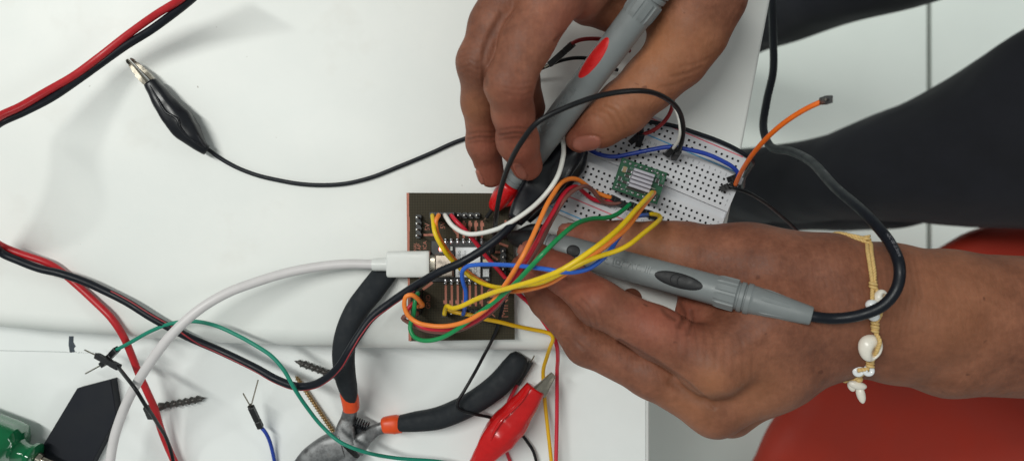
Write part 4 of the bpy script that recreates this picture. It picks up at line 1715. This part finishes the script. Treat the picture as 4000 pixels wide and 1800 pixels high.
# wires plugged into the breadboard
bw = "jumper wires on the breadboard"
jumper("jumper_wire", "black double-width jumper arching high over the thumb and grey probe",
       [(1925, 985, 10), (1930, 945, 16), (1934, 890, 26), (1941, 820, 38), (1958, 735, 50), (1990, 640, 62), (2040, 550, 72), (2100, 478, 77), (2200, 425, 78), (2330, 378, 77), (2440, 358, 74), (2530, 358, 68), (2600, 384, 58), (2650, 430, 46), (2668, 490, 36), (2664, 550, 28), (2650, 590, 21)], .98, "black_wire",
       [(P(2652, 586, 21), P(2632, 618, 13), None)], bw)
jumper("jumper_wire", "thin white wire behind the black jumper at the right edge of the thumb",
       [(2560, 340, 12), (2600, 372, 24), (2630, 410, 34), (2650, 455, 36), (2658, 500, 34), (2652, 545, 28), (2630, 580, 20)], .75, "w", [(P(2632, 578, 20), P(2606, 604, 13), None)], bw)
jumper("jumper_wire", "red wire plugged in beside the thumb and running up behind it",
       [(2626, 370, 20), (2628, 400, 22), (2618, 440, 22), (2585, 485, 20), (2540, 515, 18), (2495, 528, 17)], .85, "rd", [(P(2497, 527, 17), P(2465, 555, 12), None)], bw)
jumper("jumper_wire", "short black wire rising from the twin connector beside the thumb",
       [(2500, 455, 14), (2506, 490, 20), (2507, 520, 19)], .85, "black_wire", [(P(2507, 522, 18), P(2492, 568, 12), None)], bw)
jumper("jumper_wire", "deep blue wire bowing across the breadboard from the thumb tip to its right end",
       [(2280, 560, 9.6), (2300, 582, 11), (2340, 603, 14), (2400, 612, 15), (2470, 600, 16), (2560, 582, 18), (2620, 574, 19), (2690, 585, 20), (2760, 602, 20), (2820, 628, 20), (2865, 655, 19), (2884, 680, 17), (2878, 694, 14)], .92, "b2", [(P(2880, 690, 15), P(2846, 702, 11.5), None)], bw)
rt = jumper("jumper_wire", "vivid orange wire with a black end hanging free over the floor to the right",
            [(2872, 722, 14), (2885, 692, 20), (2908, 650, 30), (2950, 590, 42), (3010, 525, 54), (3070, 475, 62), (3130, 436, 68), (3185, 408, 72), (3226, 392, 74)], .95, "o2",
            [(P(2874, 718, 14), P(2852, 728, 11), None), (P(3214, 396, 73), P(3238, 388, 86), P(3225, 389, 91))], bw)
jumper("jumper_wire", "thin black wire leaving the right breadboard end and drooping towards the wrist",
       [(2840, 724, 12), (2868, 734, 13), (2920, 752, 10), (2985, 790, 0), (3045, 838, -14), (3100, 888, -28), (3160, 960, -50)], .75, "black_wire", [(P(2846, 726, 12), P(2814, 740, 10.5), None)], bw)
# loose red wire with a housing beside the index finger
jumper("jumper_wire", "dark red wire with a long black connector between index finger and grey probe",
       [(2220, 178, 22), (2262, 158, 25), (2310, 152, 25), (2380, 160, 22), (2460, 200, 14)], .85, "rd", [(P(2238, 172, 23), P(2148, 252, 14), P(2128, 264, 12))], "loose jumper wires")
wire("black_wire", "thin black wire arcing below the black connector behind the grey probe",
     [(2060, 290, 6), (2130, 262, 9), (2190, 238, 12), (2250, 227, 13), (2310, 232, 12), (2370, 258, 9), (2412, 275, 6)], .8, "black_wire", "jumper wire", "loose jumper wires")
wire("black_wire", "thin black wire dropping from the board's right header to behind the red clip",
     [(1974, 1050, 12), (1974, 1120, 14), (1967, 1178, 14), (1953, 1236, 12), (1940, 1285, 9), (1919, 1333, 5), (1893, 1382, -4), (1857, 1450, -8), (1807, 1536, -8), (1788, 1567, -8), (1787, 1588, -8), (1803, 1602, -9), (1849, 1615, -10), (1919, 1630, -16), (1990, 1655, -20), (2033, 1690, -21), (2064, 1730, -21), (2083, 1761, -21), (2102, 1830, -21)], .75, "black_wire", "jumper wire", "loose jumper wires")
jumper("jumper_wire", "red wire with a black connector lying beyond the end of the lower plier grip",
       [(2021, 1498, -20), (2004, 1532, -20.5), (1985, 1572, -21), (1972, 1640, -22), (1968, 1720, -22), (1985, 1780, -22), (2005, 1830, -22)], .85, "r",
       [(P(2020, 1500, -20), P(2074, 1412, -19), P(2088, 1388, -18.5))], "loose jumper wires")
# loose wires on the lower table
jumper("jumper_wire", "sea green wire with a black connector, curving across the lower table to the pliers",
       [(444, 1371, -2), (512, 1335, 2), (590, 1292, 5), (668, 1263, 7), (753, 1254, 8), (839, 1270, 10), (932, 1311, 12), (1000, 1349, 14), (1062, 1391, 14), (1109, 1445, 14), (1148, 1513, 13), (1194, 1583, 8), (1256, 1661, 3), (1326, 1723, 3), (1419, 1762, 2), (1543, 1787, -8), (1720, 1802, -14), (1850, 1830, -16)], .85, "g2",
       [(P(456, 1363, -1), P(398, 1424, -9), P(334, 1458, -16))], "loose jumper wires")
jumper("jumper_wire", "black wire crossing over the white cable, ending in a black connector with a bare pin",
       [(458, 1428, 2), (493, 1472, 14), (528, 1517, 19), (569, 1583, 14), (593, 1617, 8), (621, 1662, 0), (645, 1700, -6), (668, 1762, -12), (684, 1840, -14)], .8, "black_wire",
       [(P(464, 1434, 3), P(378, 1388, -5), P(331, 1366, -10))], "loose jumper wires")
mb = MB()
housing(mb, P(572, 1588, -16), P(590, 1630, -21))
thing_mesh("connector_housing", mb, "black_plastic", "small loose black connector under the red cable beside the black screw", "connector")
jumper("jumper_wire", "blue wire with a black connector and a bent bare pin on the lower table",
       [(1016, 1662, -17), (1036, 1686, -17), (1052, 1718, -19), (1064, 1760, -21), (1078, 1830, -22)], .85, "b2",
       [(P(1018, 1668, -17), P(980, 1588, -10), P(950, 1536, -4)), (P(980, 1588, -10), P(981, 1586, -9.8), P(1008, 1484, 2))], "loose jumper wires")

# twin red and black supply cable with the black clip at its end
tw = root("twin_supply_cable", "red and black twin cable along the left side, ending in a glossy black boot", "cable", P(0, 1000, TZ))
mb = MB()
tube(mb, PP([(800, -90, 34), (707, -4, 26), (606, 60, 20), (497, 138, 16), (388, 223, 15), (287, 297, 18), (179, 359, 23), (78, 417, 29), (-6, 457, 35), (-72, 515, 41), (-102, 600, 44), (-104, 700, 41), (-92, 800, 34), (-60, 900, 21), (0, 957, 9), (78, 990, 7), (178, 1024, 5), (225, 1050, 3.4), (295, 1108, 2.2), (365, 1172, 2.5), (435, 1242, 3), (481, 1311, 1), (512, 1381, -4), (543, 1459, -8), (575, 1529, -11), (606, 1599, -14), (629, 1676, -17), (660, 1754, -19), (700, 1840, -20)]), 1.6, 14)
obj("red_strand", mb, "red_cable", tw, angle=None)
mb = MB()
blk = [(840, -90, 33), (745, 0, 25), (683, 50, 21), (587, 120, 16.5), (493, 178, 14), (401, 243, 13), (309, 309, 16), (202, 381, 21), (93, 437, 27), (-6, 483, 33), (-50, 530, 38.5), (-70, 605, 41), (-72, 700, 39), (-64, 790, 33), (-40, 900, 22), (0, 983, 11), (78, 1020, 9), (155, 1049, 8), (233, 1067, 8), (326, 1098, 7), (404, 1133, 6), (497, 1180, 6), (590, 1238, 6), (668, 1281, 5), (745, 1320, 3), (854, 1367, 2), (1000, 1437, 4), (1078, 1480, 6), (1155, 1507, 8), (1217, 1504, 10), (1272, 1478, 13), (1326, 1428, 17), (1365, 1366, 19), (1404, 1304, 19),
       (1450, 1242, 19), (1528, 1180, 20), (1621, 1117, 23), (1714, 1063, 27), (1807, 1022, 30), (1893, 970, 31), (1960, 918, 31), (2010, 862, 29), (2046, 800, 25)]
p_b = tube(mb, PP(blk), 1.72, 14)
obj("black_strand", mb, "black_cable", tw, angle=None)
# the thin red edge running along the black strand
mb = MB()
tt_, _, _ = frames(p_b)
px_b = to_px(p_b)
sel = [i for i in range(len(p_b)) if px_b[i, 0] > 430 and px_b[i, 1] > 1120]
seg = []
for n_, i in enumerate(sel):
    f = n_ / len(sel)
    sd = np.cross(tt_[i], [0, 0, 1.0])
    sd /= np.linalg.norm(sd)
    xq = px_b[i, 0]
    side_ang = np.interp(xq, [430, 640, 700, 790, 950, 1120, 1240, 1400, 1560, 1900], [2.5, 2.5, 2.2, 1.15, .95, .5, .45, .95, .35, .2])
    side, ang = 1.0, side_ang
    seg.append(p_b[i] + (sd * side * math.cos(ang) + np.array([0, 0, math.sin(ang)])) * 1.50)
tube(mb, seg, .40, 8, spline=False)
obj("red_stripe", mb, "red_stripe", tw, angle=None)
mb = MB()


def boot_fn(u, a):
    return 0.07 * math.sin(5 * a + 9 * u) * math.sin(math.pi * u) + 0.05 * math.sin(17 * u)


loft(mb, PP([(2012, 862, 27), (2050, 800, 25), (2100, 735, 22), (2150, 670, 20), (2205, 590, 18), (2250, 520, 15)]), [3.4, 5.2, 8.2, 8.8, 7.6, 5.5], [3.2, 4.4, 6.0, 6.2, 5.5, 4.2], n=28, fn=boot_fn, power=2.6)
loft(mb, PP([(2060, 862, 18), (2110, 800, 17), (2180, 720, 15), (2235, 640, 14), (2262, 580, 13)]), [1.6, 3.0, 5.0, 5.4, 4.4], [1.2, 2.5, 3.5, 3.5, 3.2], n=20, fn=boot_fn)
obj("clip_boot", mb, "black_gloss", tw, angle=None)
mb = MB()
loft(mb, PP([(2245, 530, 14), (2290, 470, 13), (2330, 420, 12)]), [3.6, 2.8, 1.4], [1.2, 1.0, .7], n=12)
obj("jaw", mb, "nickel", tw)

# white charging cable
us = root("charging_cable", "white charging cable plugged into the circuit board from the left", "cable", P(1400, 1032, 0))
mb = MB()
tube(mb, PP([(1520, 1032, 8.6), (1458, 1032, 8.6), (1349, 1031, 9), (1233, 1043, 10), (1116, 1066, 12), (1000, 1101, 15), (893, 1141, 18), (800, 1193, 20), (722, 1255, 21), (660, 1318, 21), (598, 1398, 18), (543, 1482, 13), (497, 1568, 8), (466, 1645, 5), (443, 1723, 3), (424, 1840, 2)]), 2.05, 16)
obj("cord", mb, "white_cable", us, angle=None)
mb = MB()
loft(mb, PP([(1455, 1033, 8.6), (1462, 1033, 8.6), (1514, 1032, 8.6)]), [2.6, 2.75, 2.85], [2.6, 2.75, 2.85], n=20)
obj("strain_relief", mb, "white_plug", us, angle=40)
mb = MB()
a, b = P(1513, 1032, 8.6), P(1679, 1031, 8.6)
loft(mb, [a, a + Vector((.5, 0, 0)), b - Vector((.5, 0, 0)), b], [5.0, 5.55, 5.75, 5.5], [2.8, 3.2, 3.3, 3.1], n=40, step=2, power=5.5)
obj("plug", mb, "white_plug", us, angle=35)
mb = MB()
a, b = P(1678, 1035, 8.6), P(1702, 1036, 8.6)
loft(mb, [a, b], [4.4, 4.4], [1.25, 1.25], n=32, power=3.5)
obj("plug_tongue", mb, "nickel", us, angle=35)

# black clip lead
cl = root("clip_lead", "slim black lead with a black booted alligator clip, open jaws towards the twin cable", "clip lead", P(700, 470, 0))


def clip_boot(mb, pts, hw, hz, z_fn=None):
    loft(mb, pts, hw, hz, n=28, step=1.2, power=2.7, fn=lambda u, a: 0.045 * math.sin(6 * a + 7 * u) * math.sin(math.pi * u) + .02 * math.sin(31 * u + a))


mb = MB()
kz = 7.0
clip_boot(mb, PP([(592, 325, kz), (606, 346, kz), (655, 418, kz), (700, 470, kz), (735, 515, kz), (762, 545, kz), (790, 576, kz - 1), (806, 574 + 12, kz - 2)]),
          [3.0, 3.4, 4.9, 5.8, 5.2, 3.8, 2.5, 2.3], [3.6, 4.0, 5.0, 5.6, 5.0, 3.9, 2.6, 2.2])
# crease ridge in the vinyl
tube(mb, PP([(584, 330, kz + 3.6), (612, 380, kz + 4.6), (650, 440, kz + 5.6), (672, 452, kz + 5.8), (694, 468, kz + 6.0), (700, 494, kz + 5.6), (740, 540, kz + 4.0), (770, 560, kz + 3.2), (796, 580, kz + 1)]), [.2, .5, .6, .6, .75, .7, .6, .5, .2], 8)
obj("boot", mb, "black_gloss", cl, angle=None)


def jaw(tip, base, w, side, teeth=True):
    """one folded sheet jaw with teeth on its inner edge"""
    mbj = MB()
    tip, base = Vector(tip), Vector(base)
    d = base - tip
    L = d.length
    t = d.normalized()
    sd = Vector((0, 0, 1)).cross(t).normalized() * side     # points to the inner edge
    n_ = 12
    vs, fs = [], []
    for i in range(n_ + 1):
        f = i / n_
        hw = w * (.35 + .65 * f)
        inner = hw + (.35 if (i % 2 and teeth and f < .72) else 0) - (0.9 * max(0, f - .72) / .28 if teeth else 0)
        ht = 1.3 + 1.8 * f
        c_ = tip + t * L * f
        z1 = Vector((0, 0, ht / 2))
        vs += [c_ - sd * hw - z1, c_ - sd * hw * .96 + z1 * .5, c_ - sd * hw * .55 + z1, c_ + sd * inner + z1 * .9, c_ + sd * inner - z1]
    for i in range(n_):
        for j in range(5):
            j2 = (j + 1) % 5
            a, b, c, e = i * 5 + j, i * 5 + j2, (i + 1) * 5 + j2, (i + 1) * 5 + j
            fs.append((a, b, c, e) if side > 0 else (a, e, c, b))
    fs.append((0, 1, 2, 3, 4))
    fs.append(tuple(n_ * 5 + j for j in range(5)))
    mbj.add(vs, fs)
    return mbj


obj("jaw", jaw(P(497, 234, 6.5), P(576, 336, kz), 1.5, -1), "nickel", cl, angle=30)
obj("jaw", jaw(P(511, 230, 5.5), P(604, 314, kz - .6), 1.25, 1), "nickel", cl, angle=30)
mb = MB()
tube(mb, PP([(796, 578, 5), (815, 586, 3), (850, 612, 1.6), (920, 652, 1.2), (1000, 683, 1), (1078, 702, 1), (1170, 718, 1), (1260, 723, 1), (1350, 717, 1), (1450, 693, 1), (1560, 650, 1), (1680, 600, 1), (1780, 555, 1), (1900, 515, 1), (2020, 484, 1.2), (2120, 474, 2), (2250, 455, 6), (2370, 455, 10), (2480, 468, 10.6), (2560, 480, 10.3), (2640, 494, 10.3), (2720, 520, 10.4), (2800, 548, 10.4),
             (2870, 580, 10.4), (2922, 612, 10.2), (2940, 632, 5), (2930, 656, -6), (2908, 690, -20), (2902, 730, -45)]), .92, 12)
obj("lead", mb, "black_cable", cl, angle=None)

# red clip at the lower edge
rc = root("clip_lead", "glossy red booted alligator clip lying across the lower plier grip at the lower edge", "clip lead", P(2000, 1640, TZ))
zc = -9
mb = MB()
clip_boot(mb, PP([(2092, 1515, zc), (2080, 1534, zc), (2040, 1590, zc), (1995, 1648, zc), (1950, 1700, zc), (1910, 1750, zc), (1870, 1800, zc - 2), (1840, 1840, zc - 4)]),
          [4.6, 5.0, 6.2, 7.6, 7.6, 6.0, 3.8, 3.0], [4.4, 4.8, 6.2, 7.2, 7.2, 5.8, 4.0, 3.0])
tube(mb, PP([(2074, 1512, zc + 4.6), (2040, 1562, zc + 6.2), (1990, 1612, zc + 7.2), (1955, 1646, zc + 7.7), (1928, 1690, zc + 7.4), (1912, 1738, zc + 6)]), [.3, .5, .6, .8, .6, .2], 8)
obj("boot", mb, "red_vinyl", rc, angle=None)
obj("jaw", jaw(P(2158, 1456, zc + 1.5), P(2096, 1526, zc + 1.5), 1.9, 1, False), "nickel", rc, angle=30)
obj("jaw", jaw(P(2166, 1464, zc - .5), P(2112, 1542, zc - .5), 2.4, -1, True), "nickel", rc, angle=30)
mb = MB()
tube(mb, PP([(1850, 1828, zc - 4), (1800, 1900, zc - 8), (1700, 1980, zc - 12)]), 1.5, 10)
obj("lead", mb, "red_cable", rc, angle=None)

# ------------------------------------------------------------------ pliers, screws and other things on the lower table
pli = root("pliers", "steel pliers with black grips and orange collars, one grip resting on the worktop", "pliers", P(1360, 1730, TZ))
zj = -15.0
mb = MB()
loft(mb, PP([(1548, 1020, 2.8), (1530, 1040, 3), (1505, 1067, 3.4), (1450, 1137, 5), (1392, 1214, 5.8), (1353, 1304, 5.4), (1342, 1381, 3.5), (1348, 1459, 0), (1360, 1512, -4), (1370, 1540, -6.5), (1378, 1556, -8)]),
     [3.0, 4.6, 5.2, 5.4, 5.1, 4.8, 4.8, 4.5, 4.0, 3.2, 1.8], [2.0, 2.5, 2.7, 3.9, 4.8, 5, 5, 5, 4.5, 4.0, 3.2], n=28, power=2.6)
obj("grip", mb, "grip", pli, angle=None)
mb = MB()
loft(mb, PP([(1346, 1508, -6), (1358, 1530, -7), (1368, 1560, -9), (1372, 1592, -11)]), [2.6, 3.6, 3.8, 3.6], [3.4, 4.3, 4.3, 4.0], n=24, power=2.6)
obj("collar", mb, "collar", pli, angle=50)
mb = MB()
kg = -17.0
loft(mb, PP([(1553, 1652, kg), (1562, 1652, kg), (1624, 1645, kg), (1706, 1633, kg), (1776, 1608, kg), (1842, 1575, kg), (1908, 1532, kg), (1962, 1486, kg), (2000, 1440, kg), (2026, 1402, kg), (2036, 1386, kg)]),
     [2.6, 3.6, 4.5, 5.0, 5.2, 5.3, 5.5, 5.7, 5.6, 4.8, 3.2], [3.5, 4.2, 5, 5.4, 5.4, 5.4, 5.4, 5.4, 5.4, 4.6, 3.2], n=28, power=2.6)
obj("grip", mb, "grip", pli, angle=None)
mb = MB()
loft(mb, PP([(1494, 1660, kg), (1500, 1659, kg), (1545, 1656, kg), (1575, 1660, kg)]), [3.1, 3.6, 4.3, 3.4], [3.4, 3.9, 4.4, 3.0], n=24, power=2.6)
obj("collar", mb, "collar", pli, angle=50)
mb = MB()
loft(mb, PP([(1372, 1580, -12), (1362, 1630, zj), (1350, 1680, zj), (1350, 1730, zj)]), [3.1, 3.4, 4.6, 6.0], [2.4, 2.8, 3.4, 4.0], n=20, power=3.5)
loft(mb, PP([(1520, 1662, kg), (1470, 1678, kg), (1430, 1706, zj), (1390, 1745, zj)]), [2.6, 2.7, 3.4, 5.0], [2.4, 2.6, 3.0, 3.6], n=20, power=3.5)
q = P(1362, 1738, zj)
lathe(mb, (q.x, q.y, zj - 5), (q.x, q.y, zj + 5), [(0, 5), (0.5, 5.9), (9, 5.9), (9.8, 5.4), (10, 4)], 36)
lathe(mb, (q.x, q.y, zj + 4.5), (q.x, q.y, zj + 6), [(0, 3.6), (.9, 3.5), (1.2, 3.1), (1.2, .5)], 30)
loft(mb, PP([(1345, 1735, zj), (1290, 1752, zj - .5), (1220, 1800, zj - 1), (1160, 1860, zj - 2), (1100, 1930, zj - 3)]), [6.2, 7.0, 6.8, 5.0, 2.5], [4.6, 4.8, 4.4, 3.2, 1.8], n=24, power=3.2)
loft(mb, PP([(1370, 1750, zj), (1330, 1790, zj - 1), (1280, 1850, zj - 1.5), (1200, 1930, zj - 3)]), [5.5, 6.5, 6, 3], [4, 4.2, 3.8, 2], n=24, power=3.2)
obj("head", mb, "steel", pli, angle=40)
mb = MB()
pts = []
a, b = P(1385, 1645, zj + 1), P(1440, 1668, zj)
ax = (b - a).normalized()
s1 = ax.cross(Vector((0, 0, 1))).normalized()
s2 = s1.cross(ax)
for i in range(97):
    f = i / 96
    an = 2 * math.pi * 6 * f
    pts.append(a.lerp(b, f) + (s1 * math.cos(an) + s2 * math.sin(an)) * 2.1)
tube(mb, pts, .34, 6, spline=False)
obox(mb, P(1372, 1668, zj - 2), P(1445, 1690, zj - 2), 4.0, 2.0)
obj("return_spring", mb, "spring", pli, angle=40)


def screw(name, label, tip, head, r, pitch, m, taper=.18, head_r=None):
    mb = MB()
    A, B = Vector(tip), Vector(head)
    L = (B - A).length
    # spiral thread as a radius field on a fine lathe
    n_, mseg = 24, max(60, int(L / pitch * 9))
    t = (B - A).normalized()
    w = Vector((0, 0, 1)) - t * t.z
    w.normalize()
    s = w.cross(t)
    vs, fs = [], []
    for i in range(mseg + 1):
        f = i / mseg
        core = r * .62 * min(1, f / taper + .08)
        crest = r * min(1, f / (taper * .9) + .05)
        for k in range(n_):
            a = 2 * math.pi * k / n_
            ph = (L * f / pitch - k / n_) % 1.0
            tooth = max(0, 1 - abs(ph - .5) * 3.4)
            if f > .97:
                tooth = 0
            rr = core + (crest - core) * tooth
            vs.append(A + t * L * f + (w * math.cos(a) + s * math.sin(a)) * rr)
    for i in range(mseg):
        for k in range(n_):
            k2 = (k + 1) % n_
            fs.append((i * n_ + k, i * n_ + k2, (i + 1) * n_ + k2, (i + 1) * n_ + k))
    fs.append(tuple(range(n_))[::-1])
    mb.add(vs, fs)
    hr = head_r or r * 1.9
    lathe(mb, B - t * .2, B + t * 4, [(0, r * .7), (hr * .6, r * .9), (hr * 1.1, hr), (hr * 1.2, hr), (hr * 1.2, hr * .4), (hr * .9, hr * .3)], 24)
    return thing_mesh(name, mb, m, label, "screw", "screws on the lower table", angle=50)


screw("screw", "dark coarse-threaded screw lying under the red cable and white cable", P(803, 1553, TZ + 2), P(642, 1584, TZ + 2.4), 1.95, 2.9, "screw_dark", head_r=2.0)
screw("screw", "dark coarse-threaded screw pointing out from under the upper plier grip", P(1150, 1408, TZ + 2), P(1318, 1470, TZ + 2.6), 2.0, 2.9, "screw_dark", head_r=2.2)
screw("screw", "long slim brass-coloured screw leaning on the pliers' head", P(1154, 1466, TZ + 1.8), P(1312, 1700, TZ + 2.4), 1.3, 1.35, "screw_brass", .05)

# black flat offcut
mb = MB()
pl = [(300, 1516), (433, 1481), (455, 1625), (342, 1840), (70, 1840), (158, 1752)]
o_ = ccw([(P(x, y, TZ + 6).x, P(x, y, TZ + 6).y) for x, y in pl])
cxy = np.mean(np.array(o_), 0)
vs, fs = [], []
for z_, s_ in ((TZ + .05, .995), (TZ + .6, 1), (TZ + 5.6, 1), (TZ + 6, .985)):
    for q in o_:
        w_ = cxy + (np.array(q) - cxy) * s_
        vs.append((w_[0], w_[1], z_))
n = len(o_)
for i in range(3):
    for k in range(n):
        fs.append((i * n + k, i * n + (k + 1) % n, (i + 1) * n + (k + 1) % n, (i + 1) * n + k))
fs += [tuple(range(n))[::-1], tuple(3 * n + k for k in range(n))]
thing_mesh("plastic_offcut", MB().add(vs, fs), "black_matte", "flat black five-sided plate at the lower left beside the green screwdriver", "plate", angle=25)

# green screwdriver
sd_ = root("screwdriver", "screwdriver with a clear green fluted handle in the lower left corner", "screwdriver", P(40, 1720, TZ))
ZD = TZ + 12.6
A, B = P(-302, 1616, ZD), P(144, 1789, ZD)
L = (B - A).length


def flute(d, a):
    return 0.05 * math.cos(6 * a) * (1 if d < L - 11 else .1)


mb = MB()
lathe(mb, A, B, [(0, 3), (.6, 7), (3, 10.4), (L * .3, 11.4), (L - 15, 11.6), (L - 11.5, 11.2), (L - 9.6, 9.2), (L - 9, 5.8), (L - 7.5, 5.0), (L - 5, 4.9), (L - 3.2, 5.6), (L - 2.6, 6.5), (L - 1.2, 6.6), (L - .4, 5.6), (L, 3.2)], 48, fn=flute)
obj("handle", mb, "green_clear", sd_, angle=35)
mb = MB()
lathe(mb, A + (B - A) * .3, P(420, 1896, ZD), [(0, 1.9), (60, 1.9), (80, 1.9)], 20)
lathe(mb, B - (B - A).normalized() * .4, P(420, 1896, ZD), [(0, 2.4), (1.0, 3.0), (3, 2.6), (3.2, 1.9)], 20)
obj("shaft", mb, "nickel", sd_, angle=35)

# ------------------------------------------------------------------ bracelet on the left wrist
bra = root("bracelet", "shell and white bead bracelet of twisted tan cord on the lower wrist", "bracelet", P(3400, 1200, 40))


def on_skin(x, y, lift, dz=0.0):
    z = skin_z(x, y)
    if z is None:
        return None
    return P(x, y, z + lift)


def twisted(mb, pts, r=.55, turns_per_mm=.42):
    p, _ = catmull(pts, .45)
    t, u, v = frames(p)
    cum_ = np.concatenate([[0], np.cumsum(np.linalg.norm(np.diff(p, axis=0), axis=1))])
    for ph in (0, math.pi):
        a = 2 * math.pi * turns_per_mm * cum_ + ph
        q = p + (np.cos(a)[:, None] * u + np.sin(a)[:, None] * v) * r * .62
        tube(mb, list(q), r, 7, spline=False)


def sk(seq, lift=.9):
    out = []
    for s_ in seq:
        x, y = s_[0], s_[1]
        q = on_skin(x, y, lift if len(s_) < 3 else s_[2])
        if q is not None:
            out.append(q)
    return out


mb = MB()
zt_ = skin_z(3390, 985) or 40
edge = [P(3250, 916, 28), P(3275, 911, 33), P(3300, 914, 36), P(3325, 920, 38), P(3350, 925, 39), P(3376, 932, 40)]
twisted(mb, edge)
twisted(mb, [q + Vector((0.3, -1.2, 1.0)) for q in edge])
twisted(mb, [P(3376, 934, 39), P(3384, 950, 40.5)] + sk([(3390, 985), (3397, 1030), (3404, 1075), (3409, 1112)]))
twisted(mb, [P(3386, 930, 39), P(3400, 950, 40.5)] + sk([(3404, 985), (3411, 1030), (3416, 1075), (3413, 1112)]))
twisted(mb, sk([(3412, 1112), (3408, 1140), (3408, 1180, 2.2), (3410, 1230, 1.6), (3416, 1262)]))
twisted(mb, sk([(3414, 1112), (3426, 1140), (3440, 1185, 1.4), (3440, 1225, 1.4), (3420, 1262)]))
twisted(mb, sk([(3417, 1262), (3420, 1296, 1.2), (3436, 1330, 4.6), (3428, 1362, 5), (3414, 1392, 4), (3402, 1422, 1.5)]))
twisted(mb, sk([(3402, 1422), (3385, 1440, 2), (3352, 1445, 2)]) or [P(3402, 1422, 30), P(3352, 1445, 30)])
lz = (skin_z(3380, 1440) or 30)
twisted(mb, [P(3392, 1440, lz + 1), P(3366, 1462, lz - 3), P(3340, 1478, lz - 8), P(3305, 1484, lz - 13), P(3285, 1470, lz - 18)])
for x, y, lift, r in ((3384, 936, 0, 1.9), (3411, 1112, 1.3, 1.6), (3418, 1266, 1.3, 1.6), (3418, 1285, 1.3, 1.4), (3399, 1420, 1.5, 1.6)):
    q = on_skin(x, y, lift) or P(x, y, 39)
    if y < 940:
        q = P(x, y, 40)
    pts = []
    for i in range(26):
        a = 2 * math.pi * i * 2 / 25
        pts.append(q + Vector((math.cos(a) * r * .7, (i / 25 - .5) * r * 1.5, math.sin(a) * r * .6)))
    tube(mb, pts, .58, 7, spline=False)
for x, y, z_ in ((3302, 1482, lz - 13), (3356, 1480, lz - 7)):
    ball(mb, P(x, y, z_), 1.5, 1.4, 1.4, 12)
obj("cord", mb, "cord", bra, angle=None)
for x, y, lift, rx in ((3405, 1190, 2.0, 2.3), (3413, 1234, 2.2, 2.2)):
    mb = MB()
    q = on_skin(x, y, lift) or P(x, y, 44)
    ball(mb, q, rx, 2.0, 2.1, 20)
    obj("bead", mb, "bead", bra, angle=None)
for x, y, dz in ((3353, 1449, .5), (3393, 1447, 1.5)):
    mb = MB()
    q = P(x, y, lz + dz)
    # ring bead with its hole towards the cord
    nn, mm = 22, 12
    vs, fs = [], []
    for i in range(nn):
        a = 2 * math.pi * i / nn
        for k in range(mm):
            b_ = 2 * math.pi * k / mm
            rr = 1.35 + 1.0 * math.cos(b_)
            vs.append(q + Vector((rr * math.cos(a), rr * math.sin(a) * .95, .95 * math.sin(b_))))
    for i in range(nn):
        for k in range(mm):
            fs.append((i * mm + k, ((i + 1) % nn) * mm + k, ((i + 1) % nn) * mm + (k + 1) % mm, i * mm + (k + 1) % mm))
    mb.add(vs, fs)
    obj("bead", mb, "bead", bra, angle=None)


def cowrie(center, rx, ry, rz, rot, name="shell", slit=True):
    """egg-shaped shell with an open slit"""
    mbs = MB()
    nn, mm = 36, 24
    R = Matrix.Rotation(rot, 3, 'Z')
    vs, fs, mi_ = [], [], []
    c_ = Vector(center)
    for i in range(mm + 1):
        th = math.pi * i / mm
        for k in range(nn):
            a = 2 * math.pi * k / nn
            x = rx * math.sin(th) * math.cos(a)
            y = -ry * math.cos(th) * (1 + .12 * math.cos(th))
            z_ = rz * math.sin(th) * math.sin(a)
            if slit and z_ > 0:
                g = math.exp(-((x - rx * .32) / (rx * .30)) ** 2 - ((y + ry * .38) / (ry * .48)) ** 2)
                z_ -= rz * 1.1 * g
                x += rx * .04 * g
            vs.append(c_ + R @ Vector((x, y, z_)))
    for i in range(mm):
        for k in range(nn):
            k2 = (k + 1) % nn
            fs.append((i * nn + k, i * nn + k2, (i + 1) * nn + k2, (i + 1) * nn + k))
    mbs.add(vs, fs)
    for i, f in enumerate(fs):
        x, y, z_ = R.transposed() @ (sum((Vector(vs[k]) for k in f), Vector()) / 4 - c_)
        if slit and z_ > -.2 * rz and math.exp(-((x - rx * .36) / (rx * .34)) ** 2 - ((y + ry * .38) / (ry * .48)) ** 2) > .55:
            mbs.mi[i] = 1
    return obj(name, mbs, ["shell", "shell_in"], bra, angle=None)


q = on_skin(3400, 1352, 2.4) or P(3400, 1352, 42)
cowrie(q, 4.5, 5.1, 3.0, math.radians(-8))
q = on_skin(3438, 1160, 1.6) or P(3438, 1160, 42)
cowrie(q, 3.0, 2.6, 2.2, math.radians(60))
cowrie(P(3350, 1502, lz - 8), 3.7, 1.7, 1.8, math.radians(-14), slit=False)
cowrie(P(3362, 1536, lz - 9), 1.7, 3.6, 1.8, math.radians(14), slit=False)
cowrie(P(3326, 1505, lz - 10), 1.5, 2.2, 1.5, math.radians(20), slit=False)
cowrie(P(3306, 1462, lz - 14), 2.6, 1.7, 1.6, math.radians(40), slit=False)
